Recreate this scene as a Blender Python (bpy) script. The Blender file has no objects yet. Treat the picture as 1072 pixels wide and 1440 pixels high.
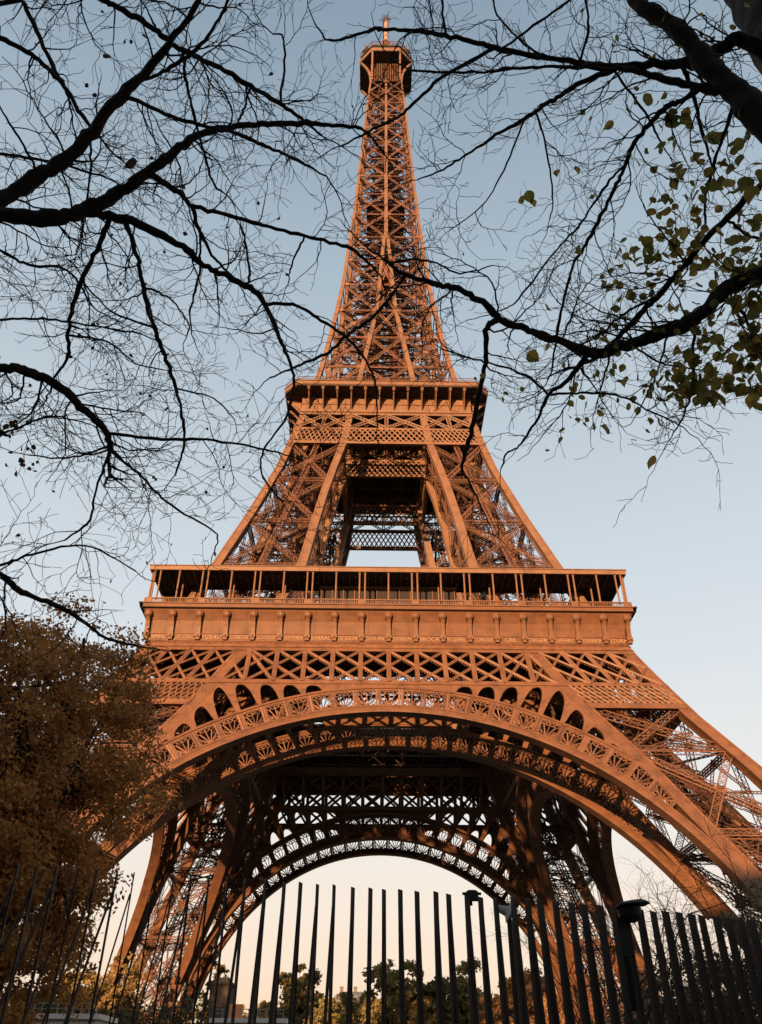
import bpy, math, random
import numpy as np
from mathutils import Vector, Matrix, noise
random.seed(7); np.random.seed(7)
D = bpy.data; SC = bpy.context.scene; COL = SC.collection
R = math.radians

# ------------------------------------------------------------------ camera
F_PX, IW, IH = 1142.99, 1072.0, 1440.0
CAM = Vector((-2.23633, -138.0935, 1.65058))
YAW, PIT, ROL = 0.010377, R(35.17678), R(0.31291)
_f = Vector((math.sin(YAW)*math.cos(PIT), math.cos(YAW)*math.cos(PIT), math.sin(PIT)))
_r = Vector((math.cos(YAW), -math.sin(YAW), 0)); _u = _r.cross(_f)
CR = _r*math.cos(ROL) + _u*math.sin(ROL); CU = -_r*math.sin(ROL) + _u*math.cos(ROL); CF = _f
cd = D.cameras.new('camera'); cam = D.objects.new('camera', cd); COL.objects.link(cam)
M = Matrix((CR, CU, -CF)).transposed().to_4x4(); M.translation = CAM
cam.matrix_world = M
cd.sensor_fit = 'VERTICAL'; cd.sensor_height = 36; cd.lens = F_PX/IH*36
cd.clip_start = 0.1; cd.clip_end = 20000
SC.camera = cam

# ------------------------------------------------------------------ light
SUN_EL, SUN_AZ = R(8.0), R(20)          # low sun behind the camera, to the left
w = D.worlds.new('World'); SC.world = w; w.use_nodes = True
nt = w.node_tree; bg = nt.nodes['Background']
sky = nt.nodes.new('ShaderNodeTexSky'); sky.sky_type = 'NISHITA'; sky.sun_disc = False
sky.sun_elevation = SUN_EL; sky.sun_rotation = math.pi + SUN_AZ
sky.altitude = 50; sky.air_density = 1.0; sky.dust_density = 1.0; sky.ozone_density = 1.0
SKY_STR = 0.06
bg.inputs['Strength'].default_value = SKY_STR
nt.links.new(sky.outputs[0], bg.inputs[0])
# pale evening air over the Nishita sky: warm at the horizon, blue grey overhead
tc = nt.nodes.new('ShaderNodeTexCoord'); sx = nt.nodes.new('ShaderNodeSeparateXYZ'); nt.links.new(tc.outputs['Generated'], sx.inputs[0])
rp = nt.nodes.new('ShaderNodeValToRGB'); nt.links.new(sx.outputs['Z'], rp.inputs[0])
def lin(c): return tuple((v/255/12.92 if v/255 <= .04045 else ((v/255+.055)/1.055)**2.4) for v in c)
AIR = [(0.0, (236,196,162)), (0.06, (243,209,180)), (0.15, (243,223,205)), (0.27, (231,228,223)), (0.42, (214,220,225)), (0.60, (194,205,213)), (0.78, (169,185,197)), (0.93, (134,154,171)), (1.0, (118,140,158))]
el = rp.color_ramp.elements
while len(el) < len(AIR): el.new(.5)
for e, (ps, c) in zip(el, AIR): e.position = ps; e.color = (*lin(c), 1)
bg2 = nt.nodes.new('ShaderNodeBackground'); bg2.inputs['Strength'].default_value = 0.345
nt.links.new(rp.outputs[0], bg2.inputs[0])
mxs = nt.nodes.new('ShaderNodeMixShader'); mxs.inputs[0].default_value = 0.9
nt.links.new(bg.outputs[0], mxs.inputs[1]); nt.links.new(bg2.outputs[0], mxs.inputs[2])
nt.links.new(mxs.outputs[0], nt.nodes['World Output'].inputs[0])
sd = D.lights.new('sun', 'SUN'); sun = D.objects.new('sun', sd); COL.objects.link(sun)
sd.energy = 4.1; sd.angle = R(0.9); sd.color = (1.0, 0.55, 0.262)
_s = Vector((-math.sin(SUN_AZ)*math.cos(SUN_EL), -math.cos(SUN_AZ)*math.cos(SUN_EL), math.sin(SUN_EL)))
sun.rotation_euler = _s.to_track_quat('Z', 'Y').to_euler()
SC.view_settings.view_transform = 'Standard'; SC.view_settings.look = 'None'
SC.view_settings.exposure = 1.7; SC.view_settings.gamma = 1

# ------------------------------------------------------------------ materials
def mat(name, col, rough=0.7, var=0.0, member=0.0, stain=None, scale=1.0, metal=0.0, island=None, trans=0.0, bump=0.0, col2=None, spec=0.3):
    m = D.materials.new(name); m.use_nodes = True; t = m.node_tree; b = t.nodes['Principled BSDF']
    b.inputs['Roughness'].default_value = rough; b.inputs['Metallic'].default_value = metal
    b.inputs['Specular IOR Level'].default_value = spec
    c4 = (*col, 1)
    b.inputs['Base Color'].default_value = c4
    if var or island or col2:
        rmp = t.nodes.new('ShaderNodeValToRGB')
        if island:
            src = t.nodes.new('ShaderNodeNewGeometry').outputs['Random Per Island']
            cols = island
        else:
            tc = t.nodes.new('ShaderNodeTexCoord'); nz = t.nodes.new('ShaderNodeTexNoise')
            nz.inputs['Scale'].default_value = scale; nz.inputs['Detail'].default_value = 6
            nz.inputs['Roughness'].default_value = 0.65
            t.links.new(tc.outputs['Object'], nz.inputs['Vector']); src = nz.outputs['Fac']
            a = col; e = col2 or tuple(c*(1-var) for c in col)
            cols = [tuple(c*(1+var*0.6) for c in a), a, e] if not col2 else [a, e]
        el = rmp.color_ramp.elements
        lo, hi = (0.0, 1.0) if island else (0.33, 0.68)
        while len(el) < len(cols): el.new(0.5)
        for i, c in enumerate(cols):
            el[i].position = lo + (hi-lo)*i/(len(cols)-1); el[i].color = (*c, 1)
        t.links.new(src, rmp.inputs[0]); out = rmp.outputs[0]
        if stain:                                           # flaked patches with a shape of their own
            mp = t.nodes.new('ShaderNodeMapping'); mp.inputs['Scale'].default_value = (0.55, 0.55, 1.6)
            n2 = t.nodes.new('ShaderNodeTexNoise'); n2.inputs['Scale'].default_value = 1.1; n2.inputs['Detail'].default_value = 8
            t.links.new(tc.outputs['Object'], mp.inputs[0]); t.links.new(mp.outputs[0], n2.inputs['Vector'])
            r2 = t.nodes.new('ShaderNodeValToRGB'); r2.color_ramp.elements[0].position = .58; r2.color_ramp.elements[1].position = .66
            r2.color_ramp.elements[0].color = (0, 0, 0, 1); r2.color_ramp.elements[1].color = (.6, .6, .6, 1)
            t.links.new(n2.outputs['Fac'], r2.inputs[0]); mx2 = t.nodes.new('ShaderNodeMixRGB'); mx2.inputs[2].default_value = (*stain, 1)
            t.links.new(r2.outputs[0], mx2.inputs[0]); t.links.new(out, mx2.inputs[1]); out = mx2.outputs[0]
        if member:                                          # each iron member weathers a little differently
            gi = t.nodes.new('ShaderNodeNewGeometry'); mr = t.nodes.new('ShaderNodeMapRange')
            mr.inputs['To Min'].default_value = 1-member; mr.inputs['To Max'].default_value = 1+member*.7
            t.links.new(gi.outputs['Random Per Island'], mr.inputs['Value'])
            mu = t.nodes.new('ShaderNodeMixRGB'); mu.blend_type = 'MULTIPLY'; mu.inputs[0].default_value = 1
            t.links.new(out, mu.inputs[1]); t.links.new(mr.outputs[0], mu.inputs[2]); out = mu.outputs[0]
        t.links.new(out, b.inputs['Base Color'])
        if bump and not island:
            bp = t.nodes.new('ShaderNodeBump'); bp.inputs['Strength'].default_value = bump
            t.links.new(src, bp.inputs['Height']); t.links.new(bp.outputs[0], b.inputs['Normal'])
        if trans:
            tr = t.nodes.new('ShaderNodeBsdfTranslucent'); mx = t.nodes.new('ShaderNodeMixShader')
            mx.inputs[0].default_value = trans
            t.links.new(rmp.outputs[0], tr.inputs[0]); t.links.new(b.outputs[0], mx.inputs[1]); t.links.new(tr.outputs[0], mx.inputs[2])
            t.links.new(mx.outputs[0], t.nodes['Material Output'].inputs[0])
    return m
IRON = mat('iron_paint', (0.150, 0.080, 0.045), 0.55, var=0.28, scale=0.6, member=0.10)
IRONL = mat('iron_paint_lower', (0.124, 0.0575, 0.028), 0.55, var=0.34, scale=0.6, member=0.12, stain=(0.075, 0.036, 0.02))
IRON2 = mat('iron_lattice_shade', (0.132, 0.064, 0.036), 0.6, var=0.25, scale=0.8, member=0.5)  # same iron paint darkened, lattice self-shading put into the colour
IRON_SHADE = mat('inner_iron_shade', (0.075, 0.036, 0.022), 0.6, var=0.2, scale=0.8, member=0.4)  # inner ironwork toned darker still, interior shade painted into its colour
IRONP = mat('iron_paint_panels', (0.104, 0.0435, 0.0185), 0.6, var=0.32, scale=0.55, bump=0.05, stain=(0.075, 0.034, 0.018))
LETTER = mat('letter_paint', (0.27, 0.16, 0.09), 0.5, var=0.1)
DECK = mat('deck', (0.042, 0.026, 0.019), 0.8, var=0.2, scale=0.3)
GLASS = mat('dark_glass', (0.035, 0.03, 0.03), 0.12, spec=0.6)
WHITEM = mat('white_metal', (0.46, 0.43, 0.40), 0.5, var=0.06, scale=2)
STONE2 = mat('weathered_stone', (0.085, 0.072, 0.06), 0.9, var=0.3, scale=0.8)
STONE = mat('stone', (0.34, 0.30, 0.25), 0.9, var=0.2, scale=0.6, bump=0.2)
BARK = mat('dark_bark', (0.012, 0.009, 0.0075), 0.95, var=0.4, scale=9, bump=0.6)
BARK2 = mat('grey_bark', (0.026, 0.021, 0.016), 0.95, var=0.45, scale=14, bump=0.7)
BARK3 = mat('furrowed_bark', (0.013, 0.010, 0.008), 0.95, var=0.6, scale=18, bump=1.0)
BLADE = mat('fence_steel', (0.017, 0.0085, 0.0045), 0.75, var=0.4, scale=7, bump=.1)
BLACKM = mat('black_plastic', (0.006, 0.006, 0.007), 0.6)
GREYM = mat('grey_metal', (0.20, 0.20, 0.20), 0.5)
LEAFG = mat('linden_leaves', (0.1, 0.1, 0.03), 0.6, island=[(0.13,0.135,0.035),(0.23,0.20,0.04),(0.10,0.115,0.032),(0.40,0.25,0.05),(0.16,0.15,0.045)], trans=0.5)
LEAFB = mat('autumn_leaves', (0.1, 0.06, 0.03), 0.7, island=[(0.30,0.125,0.038),(0.45,0.205,0.058),(0.18,0.078,0.03),(0.50,0.255,0.07),(0.33,0.16,0.045)], trans=0.5)
LEAFD = mat('dry_leaves', (0.1, 0.06, 0.03), 0.7, island=[(0.05,0.03,0.015),(0.09,0.05,0.02)], trans=0.2)
FARL1 = mat('distant_leaves_gold', (0.1, 0.08, 0.03), 0.8, island=[(0.18,0.135,0.05),(0.25,0.175,0.062),(0.14,0.115,0.042)], trans=0.35)
FARL2 = mat('distant_leaves_green', (0.06, 0.07, 0.03), 0.8, island=[(0.165,0.145,0.052),(0.24,0.19,0.066),(0.12,0.115,0.045)], trans=0.3)
FARL3 = mat('distant_leaves_rust', (0.1, 0.05, 0.03), 0.8, island=[(0.28,0.15,0.062),(0.20,0.11,0.052),(0.34,0.20,0.08)], trans=0.35)
VINE = mat('brown_vine_leaves', (0.1, 0.08, 0.05), 0.8, island=[(0.17,0.13,0.08),(0.24,0.175,0.10),(0.11,0.09,0.055),(0.15,0.135,0.07)], trans=0.25)
HEDGE = mat('ivy_leaves', (0.05, 0.06, 0.025), 0.8, island=[(0.050,0.048,0.022),(0.075,0.065,0.03),(0.035,0.04,0.02)], trans=0.2)

# ------------------------------------------------------------------ mesh builder
V3 = lambda *a: np.array(a, float)
def unit(v): return v/(np.linalg.norm(v)+1e-12)
class MB:
    def __init__(s): s.b = []; s.v = []; s.f = []; s.n = 0
    def bar(s, p, q, wd, ht=None, up=(0, 0, 1)):
        s.b.append((*p, *q, wd, ht or wd, *up))
    def verts(s, vs): i = s.n; s.v.extend(vs); s.n += len(vs); return i
    def quad(s, a, b, c, d): i = s.verts([a, b, c, d]); s.f.append((i, i+1, i+2, i+3))
    def loft(s, rings, cap=True, closed=False):
        m = len(rings[0]); i0 = s.n
        for r in rings: s.verts([tuple(x) for x in r])
        n = len(rings)
        for k in range(n if closed else n-1):
            a, b = i0+k*m, i0+((k+1) % n)*m
            for j in range(m):
                j2 = (j+1) % m; s.f.append((a+j, a+j2, b+j2, b+j))
        if cap and not closed:
            s.f.append(tuple(i0+j for j in range(m))[::-1]); s.f.append(tuple(i0+(n-1)*m+j for j in range(m)))
    def box(s, x0, x1, y0, y1, z0, z1):
        s.loft([[(x0,y0,z),(x1,y0,z),(x1,y1,z),(x0,y1,z)] for z in (z0, z1)])
    def tube(s, pts, rad, n=6, knot=0.0):
        pts = [np.asarray(p, float) for p in pts]; ref = V3(0.31, 0.17, 0.93); rings = []
        for k, p in enumerate(pts):
            t = unit(pts[min(k+1, len(pts)-1)]-pts[max(k-1, 0)])
            a = np.cross(t, ref)
            if np.linalg.norm(a) < 0.1: a = np.cross(t, V3(1, 0, 0))
            a = unit(a); b = np.cross(t, a); ref = np.cross(a, t) if False else ref
            r = rad[k] if hasattr(rad, '__len__') else rad
            kn = [1.0]*n if not knot else [1+knot*noise.noise(Vector((math.cos(6.283*j/n)*1.3+p[0]*9, math.sin(6.283*j/n)*1.3+p[1]*9, p[2]*7))) for j in range(n)]
            rings.append([p+r*kn[j]*(math.cos(2*math.pi*j/n)*a+math.sin(2*math.pi*j/n)*b) for j in range(n)])
        s.loft(rings)
    def truss(s, p, q, wd, nrm, bar=0.12, cell=None, depth=0):
        """lattice girder of two rails and a zigzag lying in the plane with normal nrm"""
        p = np.asarray(p, float); q = np.asarray(q, float); L = np.linalg.norm(q-p); d = (q-p)/L
        nn = unit(np.asarray(nrm, float)); sd = unit(np.cross(nn, d))*wd/2
        for off in ((0,) if not depth else (-depth/2, depth/2)):
            o = nn*off
            s.bar(p+sd+o, q+sd+o, bar*1.5, bar, nn); s.bar(p-sd+o, q-sd+o, bar*1.5, bar, nn)
            n = max(2, int(round(L/(cell or wd*1.1))))
            for k in range(n):
                a, b = p+d*L*k/n+o, p+d*L*(k+1)/n+o
                g = 1 if k % 2 else -1
                s.bar(a+sd*g, b-sd*g, bar*.75, bar*.6, nn)
                s.bar(a-sd*g, b+sd*g, bar*.75, bar*.6, nn)
    def build(s, name, m, parent=None, smooth=False):
        V = np.array(s.v, float).reshape(-1, 3); faces = s.f
        me = D.meshes.new(name)
        nb = len(s.b)
        if nb:
            B = np.array(s.b, float); P, Q, W, H, U = B[:,0:3], B[:,3:6], B[:,6:7], B[:,7:8], B[:,8:11]
            d = Q-P; d /= np.linalg.norm(d, axis=1, keepdims=True)+1e-12
            u = U-(U*d).sum(1, keepdims=True)*d; ln = np.linalg.norm(u, axis=1, keepdims=True)
            alt = np.cross(d, np.array([[0.37, 0.93, 0.05]])); u = np.where(ln > 1e-4, u/(ln+1e-12), alt/np.linalg.norm(alt, axis=1, keepdims=True))
            sd = np.cross(d, u); c = []
            for E in (P, Q):
                for a, b in ((-1,-1),(1,-1),(1,1),(-1,1)): c.append(E+a*sd*W/2+b*u*H/2)
            BV = np.stack(c, 1).reshape(-1, 3)
            fq = np.array([(3,2,1,0),(4,5,6,7),(0,1,5,4),(1,2,6,5),(2,3,7,6),(3,0,4,7)])
            BF = (np.arange(nb)[:,None,None]*8+fq[None]+len(V)).reshape(-1, 4)
            V = np.concatenate([V, BV])
        else: BF = np.zeros((0, 4), int)
        lt = np.array([len(f) for f in faces], int)
        idx = np.array([i for f in faces for i in f], int)
        lt = np.concatenate([lt, np.full(len(BF), 4)]); idx = np.concatenate([idx, BF.reshape(-1)])
        me.vertices.add(len(V)); me.vertices.foreach_set('co', V.astype(np.float32).reshape(-1))
        me.loops.add(len(idx)); me.loops.foreach_set('vertex_index', idx.astype(np.int32))
        me.polygons.add(len(lt)); me.polygons.foreach_set('loop_start', np.concatenate([[0], np.cumsum(lt)[:-1]]).astype(np.int32))
        me.polygons.foreach_set('loop_total', lt.astype(np.int32))
        me.update(calc_edges=True); me.validate()
        me.polygons.foreach_set('use_smooth', np.full(len(me.polygons), bool(smooth)))
        me.materials.append(m)
        o = D.objects.new(name, me); COL.objects.link(o)
        if parent: o.parent = parent
        return o
def tag(o, label=None, cat=None, group=None, kind=None):
    if label: o['label'] = label
    if cat: o['category'] = cat
    if group: o['group'] = group
    if kind: o['kind'] = kind
    return o
def empty(name, loc=(0, 0, 0), **k):
    o = D.objects.new(name, None); COL.objects.link(o); o.location = loc; return tag(o, **k)
def dup(o, parent, rotz=0.0):
    c = o.copy(); COL.objects.link(c); c.parent = parent
    if rotz: c.rotation_euler = (0, 0, rotz)
    for ch in list(o.children):
        e = ch.copy(); COL.objects.link(e); e.parent = c
    return c
def four(o, parent):
    for k in (1, 2, 3): dup(o, parent, k*math.pi/2)
def ray(x, y):
    d = CF + CR*((x-IW/2)/F_PX) - CU*((y-IH/2)/F_PX); return np.array(d.normalized())
CAMN = np.array(CAM)
def pix(x, y, dist): return CAMN + ray(x, y)*dist
def pixh(x, y, hd):
    d = ray(x, y); return CAMN + d*(hd/math.hypot(d[0], d[1]))
def pixy(x, y, Y):
    d = ray(x, y); return CAMN + d*((Y-CAMN[1])/d[1])

# ------------------------------------------------------------------ ground
def plane(name, x0, x1, y0, y1, z, m):
    b = MB(); b.quad((x0,y0,z),(x1,y0,z),(x1,y1,z),(x0,y1,z)); o = b.build(name, m); tag(o, kind='structure'); return o
plane('ground', -6000, 6000, -6000, 6000, -0.10, mat('earth', (0.09, 0.085, 0.05), 0.95, var=0.4, scale=0.15, bump=0.2))
plane('road', -400, 400, -129.5, -121.0, -0.09, mat('asphalt', (0.05, 0.05, 0.052), 0.9, var=0.2, scale=2, bump=0.1))
plane('pavement', -60, 60, -150, -130.0, 0.0, mat('gravel', (0.19, 0.17, 0.14), 0.95, var=0.3, scale=20, bump=0.3))
plane('forecourt', -75, 75, -75, 75, -0.06, mat('paving', (0.17, 0.16, 0.145), 0.9, var=0.2, scale=3, bump=0.1))

# ------------------------------------------------------------------ tower profile (metres, measured by back-projection)
ZT = [-1,0,32.2,40,46.9,51.5,57,69,80.9,94.5,100,104,115,122.6,133,150,158,170,189.5,209,227.8,246,264,276,400]
WT = [59.7,59.2,43.6,39.4,36.2,34.2,31.6,27.8,24.2,20.4,19.2,18.4,16.2,14.85,13.4,11.5,10.7,9.95,8.67,7.8,6.9,6.15,5.15,4.8,4.8]
ZV = [-1,0,24,35,42.7,51.6,57,69,80,91,101.6,111,123.4,127.3,148,158,168,178,400]
VT = [45.9,45.4,33.6,28.0,23.6,19.3,17.0,12.95,11.55,10,7.7,6.6,4.95,4.5,1.75,1.15,0.7,0.02,0.02]
W = lambda z: float(np.interp(z, ZT, WT)); VV = lambda z: float(np.interp(z, ZV, VT))
CS = lambda z: float(np.interp(z, [0, 50, 57, 110, 130, 264, 280], [1.75, 1.7, 1.45, 1.15, 0.95, 0.5, 0.45]))
tower = empty('iron_tower', (0, 0, 0), label='tall brown iron lattice tower with four arched legs, lit orange by the sun', cat='tower')

def chord_rings(b, zs, fx, fy, grow=0.0, sub=None):
    """square column following fx,fy (its own outer corner), c = size inward towards (+,+) local sign"""
    rings = []
    for z in zs:
        x0, x1 = fx(z); y0, y1 = fy(z)
        rings.append([(x0-grow,y0-grow,z),(x1+grow,y0-grow,z),(x1+grow,y1+grow,z),(x0-grow,y1+grow,z)])
    b.loft(rings)
def ow(z): return (-W(z), -W(z)+CS(z))
def iv(z): return (-VV(z)-CS(z), -VV(z))
def add_chords(b, zs, combos, edge=True):
    for fx, fy in combos:
        chord_rings(b, zs, fx, fy)
        if edge:
            for ex in (0, 1):
                for ey in (0, 1):
                    def g(f, e):
                        def h(z):
                            a, c = f(z); t = (c-a)*0.2
                            return (a-0.05, a+t) if e == 0 else (c-t, c+0.05)
                        return h
                    chord_rings(b, zs, g(fx, ex), g(fy, ey))
def mid(f): return lambda z: sum(f(z))/2
ALLC = [(ow, ow), (ow, iv), (iv, ow), (iv, iv)]
FACES = [((ow, ow), (iv, ow)), ((ow, iv), (iv, iv)), ((ow, ow), (ow, iv)), ((iv, ow), (iv, iv))]
def P3(c, z): return V3(mid(c[0])(z), mid(c[1])(z), z)
def gusset(b, p, n, s, t=0.06):
    n = unit(np.asarray(n, float)); u = V3(0, 0, 1); a = unit(np.cross(u, n))
    b.bar(p-a*s, p+a*s, s*1.5, t, n)
def brace_panel(b, A, B, z0, z1, wd, bar, star=False, horiz=True, depth=0):
    a0, a1, b0, b1 = P3(A, z0), P3(A, z1), P3(B, z0), P3(B, z1)
    n = unit(np.cross(b0-a0, a1-a0))
    b.truss(a0, b1, wd, n, bar, depth=depth); b.truss(b0, a1, wd, n, bar, depth=depth)
    if horiz: b.truss(a0, b0, wd, n, bar, depth=depth)
    c = (a0+a1+b0+b1)/4
    gusset(b, c, n, wd*0.75, 0.3)
    for q, o in ((a0, b0), (b0, a0)): gusset(b, q+unit(o-q)*wd*1.0, n, wd*0.7, 0.3)
    if star:
        b.truss((a0+b0)/2, (a1+b1)/2, wd, n, bar, depth=depth)
def pier_inside(b, zs, dense, seed):
    rg = random.Random(seed)
    for z in zs:                                            # diaphragms
        p = [P3(c, z) for c in ALLC]
        for i, j in ((0, 3), (1, 2), (0, 1), (2, 3), (0, 2), (1, 3)):
            b.truss(p[i], p[j], 0.55, (0, 0, 1), 0.10)
    z0, z1 = zs[0], zs[-1]
    ax = lambda fx, fy, z: V3(*[(-VV(z)-CS(z))*(1-f)+(-W(z)+CS(z))*f for f in (fx, fy)], z)
    for fx, fy in ((.34, .34), (.66, .34), (.34, .66), (.66, .66)):    # lift tracks
        pts = np.linspace(z0, z1, 7)
        for a, c in zip(pts[:-1], pts[1:]):
            b.truss(ax(fx, fy, a), ax(fx, fy, c), 0.7, (1, 1, 0.3), 0.13)
    n = int((z1-z0)/1.6)
    for k in range(n):                                      # sleepers and stair flights
        z = z0+(z1-z0)*k/n; zz = z0+(z1-z0)*(k+1)/n
        b.bar(ax(.34, .34, z), ax(.66, .34, z), 0.12); b.bar(ax(.34, .66, z), ax(.66, .66, z), 0.12)
        if k % 2: b.bar(ax(.34, .34, z), ax(.66, .66, zz), 0.09); b.bar(ax(.66, .34, z), ax(.34, .66, zz), 0.09)
        g = 1 if k % 2 else 0
        b.bar(ax(.15+.7*g, .2, z), ax(.85-.7*g, .2, zz), 0.5, 0.07); b.bar(ax(.15+.7*g, .2, z)+V3(0,0,1), ax(.85-.7*g, .2, zz)+V3(0,0,1), 0.06)
        b.bar(ax(.2, .85-.7*g, z), ax(.2, .15+.7*g, zz), 0.5, 0.07)
    for k in range(dense):                                  # secondary bracing from face to face
        i = rg.randrange(len(zs)-1); za, zc = zs[i], zs[i+1]
        e = [(0, rg.random()), (1, rg.random()), (rg.random(), 0), (rg.random(), 1)]
        p, q = rg.sample(e, 2)
        zz = (za+zc)/2 if rg.random() < .5 else zc
        b.truss(ax(*p, za if rg.random() < .5 else (za+zc)/2), ax(*q, zz), 0.4, (rg.uniform(-1,1), rg.uniform(-1,1), .4), 0.065)

# ------------------------------------------------------------------ legs
LOW = [0, 12.2, 24.0, 35.0, 41.7]
zs_low = [-1, 0, 8, 16, 24, 32.2, 36, 40, 43.5, 46.9, 49.5, 51.5, 54, 57]
b = MB(); add_chords(b, zs_low, ALLC)
leg = b.build('leg', IRONL, tower)
b = MB()
for z0, z1 in zip(LOW[:-1], LOW[1:]):
    for A, B in FACES: brace_panel(b, A, B, z0, z1, 0.85, 0.072, depth=0.55)
for A, B in FACES[1::2]: brace_panel(b, A, B, 41.7, 51.5, 0.9, 0.13)
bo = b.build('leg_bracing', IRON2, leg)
b = MB(); pier_inside(b, [2, 12.2, 24.0, 35.0, 41.7, 51], 95, 3)
b.build('lift_track', IRON_SHADE, leg)
b = MB()
b.loft([[(-h,-h,z),(h,-h,z),(h,h,z),(-h,h,z)] for h, z in ((3.6,-.2),(3.4,.9),(2.6,1.0),(2.2,1.9),(1.5,2.0))])
foot = b.build('masonry_foot', STONE, leg)
for i, (fx, fy) in enumerate(ALLC):
    o = foot if i == 0 else foot.copy()
    if i: COL.objects.link(o)
    o.location = (mid(fx)(0), mid(fy)(0), 0)
four(leg, tower)

# ------------------------------------------------------------------ arches
ZC = 1.0
def arc_pt(r, th, y): # th from vertical
    x = r*math.sin(th); z = ZC+r*math.cos(th); return V3(x, y(z), z)
def arch(name, yfun, tmax, mirror_depth=1.0, fans=True):
    b = MB(); T = np.linspace(-R(tmax), R(tmax), 121)
    def rchord(th):
        rr = np.linspace(39.5, 43.6, 83); ok = [r for r in rr if r*abs(math.sin(th)) < VV(ZC+r*math.cos(th))+.15]
        return ok[-1] if ok else 39.5
    def rim(r0, r1, y0, y1):
        rings = []
        for th in T:
            if rchord(th) < r0: continue
            q = [arc_pt(r0, th, yfun), arc_pt(r1, th, yfun)]
            rings.append([q[0]+V3(0,y0,0), q[0]+V3(0,y1,0), q[1]+V3(0,y1,0), q[1]+V3(0,y0,0)])
        b.loft(rings)
    rim(39.25, 39.55, -0.25, 1.5); rim(39.55, 40.2, -0.05, 0.3)
    rim(43.2, 43.55, -0.2, 1.3); rim(42.85, 43.2, -0.05, 0.25)
    rim(40.2, 40.45, -0.12, 0.4)
    a = b.build(name, IRONL, tower)
    b = MB(); step = R(4.02); k0 = int(R(tmax)/step)
    for k in range(-k0, k0+1):
        th = k*step
        if rchord(th) < 41.3: continue
        A = lambda r, t: arc_pt(min(r, rchord(th+t/41.5)), th+t/41.5, yfun)
        up = (0, -1, -0.5)
        for s in (-1, 1):
            b.bar(A(40.3, s*1.28), A(43.0, s*1.30), 0.27, 0.26, up)
        if not fans: continue
        b.loft([[A(40.3, u)+V3(0, y, 0) for u, y in ((-1.30,-.02),(-1.02,-.02),(-1.02,.2),(-1.30,.2))] for _ in (0,)] +
               [[A(42.9, u)+V3(0, y, 0) for u, y in ((-1.30,-.02),(-1.02,-.02),(-1.02,.2),(-1.30,.2))]])
        for s in range(-2, 3):                              # fan ribs
            an = s*R(23); rr = 1.85 if abs(s) < 2 else 1.75
            b.bar(A(40.45, s*.07), A(40.5+rr*math.cos(an), rr*math.sin(an)), .135, .16, up)
        for s in (-1, 1):                                   # scrolls along the top and at the foot
            for rc, tc, rr in ((42.52, .80, .27), (42.52, .25, .24), (40.78, .84, .24)):
                pr = None
                for j in range(9):
                    q = A(rc+rr*math.cos(j*math.pi/4), s*tc+rr*math.sin(j*math.pi/4))
                    if pr is not None: b.bar(pr, q, 0.10, 0.15, up)
                    pr = q
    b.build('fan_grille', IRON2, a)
    # solid spandrel with round-headed openings
    b = MB(); cen = [13+3.72*i for i in range(8)]
    for s in (-1, 1):
        prev = None
        for deg in np.arange(0 if s > 0 else 0, 62.01, 0.2):
            th = R(deg); lo = 43.5
            rb = (45.2-ZC)/math.cos(th)
            rr = np.linspace(43.0, 60, 400); ok = [r for r in rr if r*math.sin(th) < VV(ZC+r*math.cos(th))+0.1]
            rb = min(rb, ok[-1] if ok else 43.5)
            rb = max(rb, 43.51)
            for c in cen:
                u = abs(deg-c)/1.42
                if u < 1 and rb-43.5 > 0.75:
                    lo = 43.5+(rb-43.5-0.55)*(1-u**2.6)**0.5
            cur = [arc_pt(lo, s*th, yfun), arc_pt(rb, s*th, yfun)]
            cur = [cur[0], cur[1], cur[1]+V3(0, .45, 0), cur[0]+V3(0, .45, 0)]
            if prev is not None and rb > 43.52: b.loft([prev, cur], cap=False)
            prev = cur
    b.build('spandrel', IRONL, a)
    return a
a = arch('arch', lambda z: -W(z)-0.02, 74); four(a, tower)
a = arch('inner_arch', lambda z: -VV(z)-CS(z)+.1, 66); four(a, tower)

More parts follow.
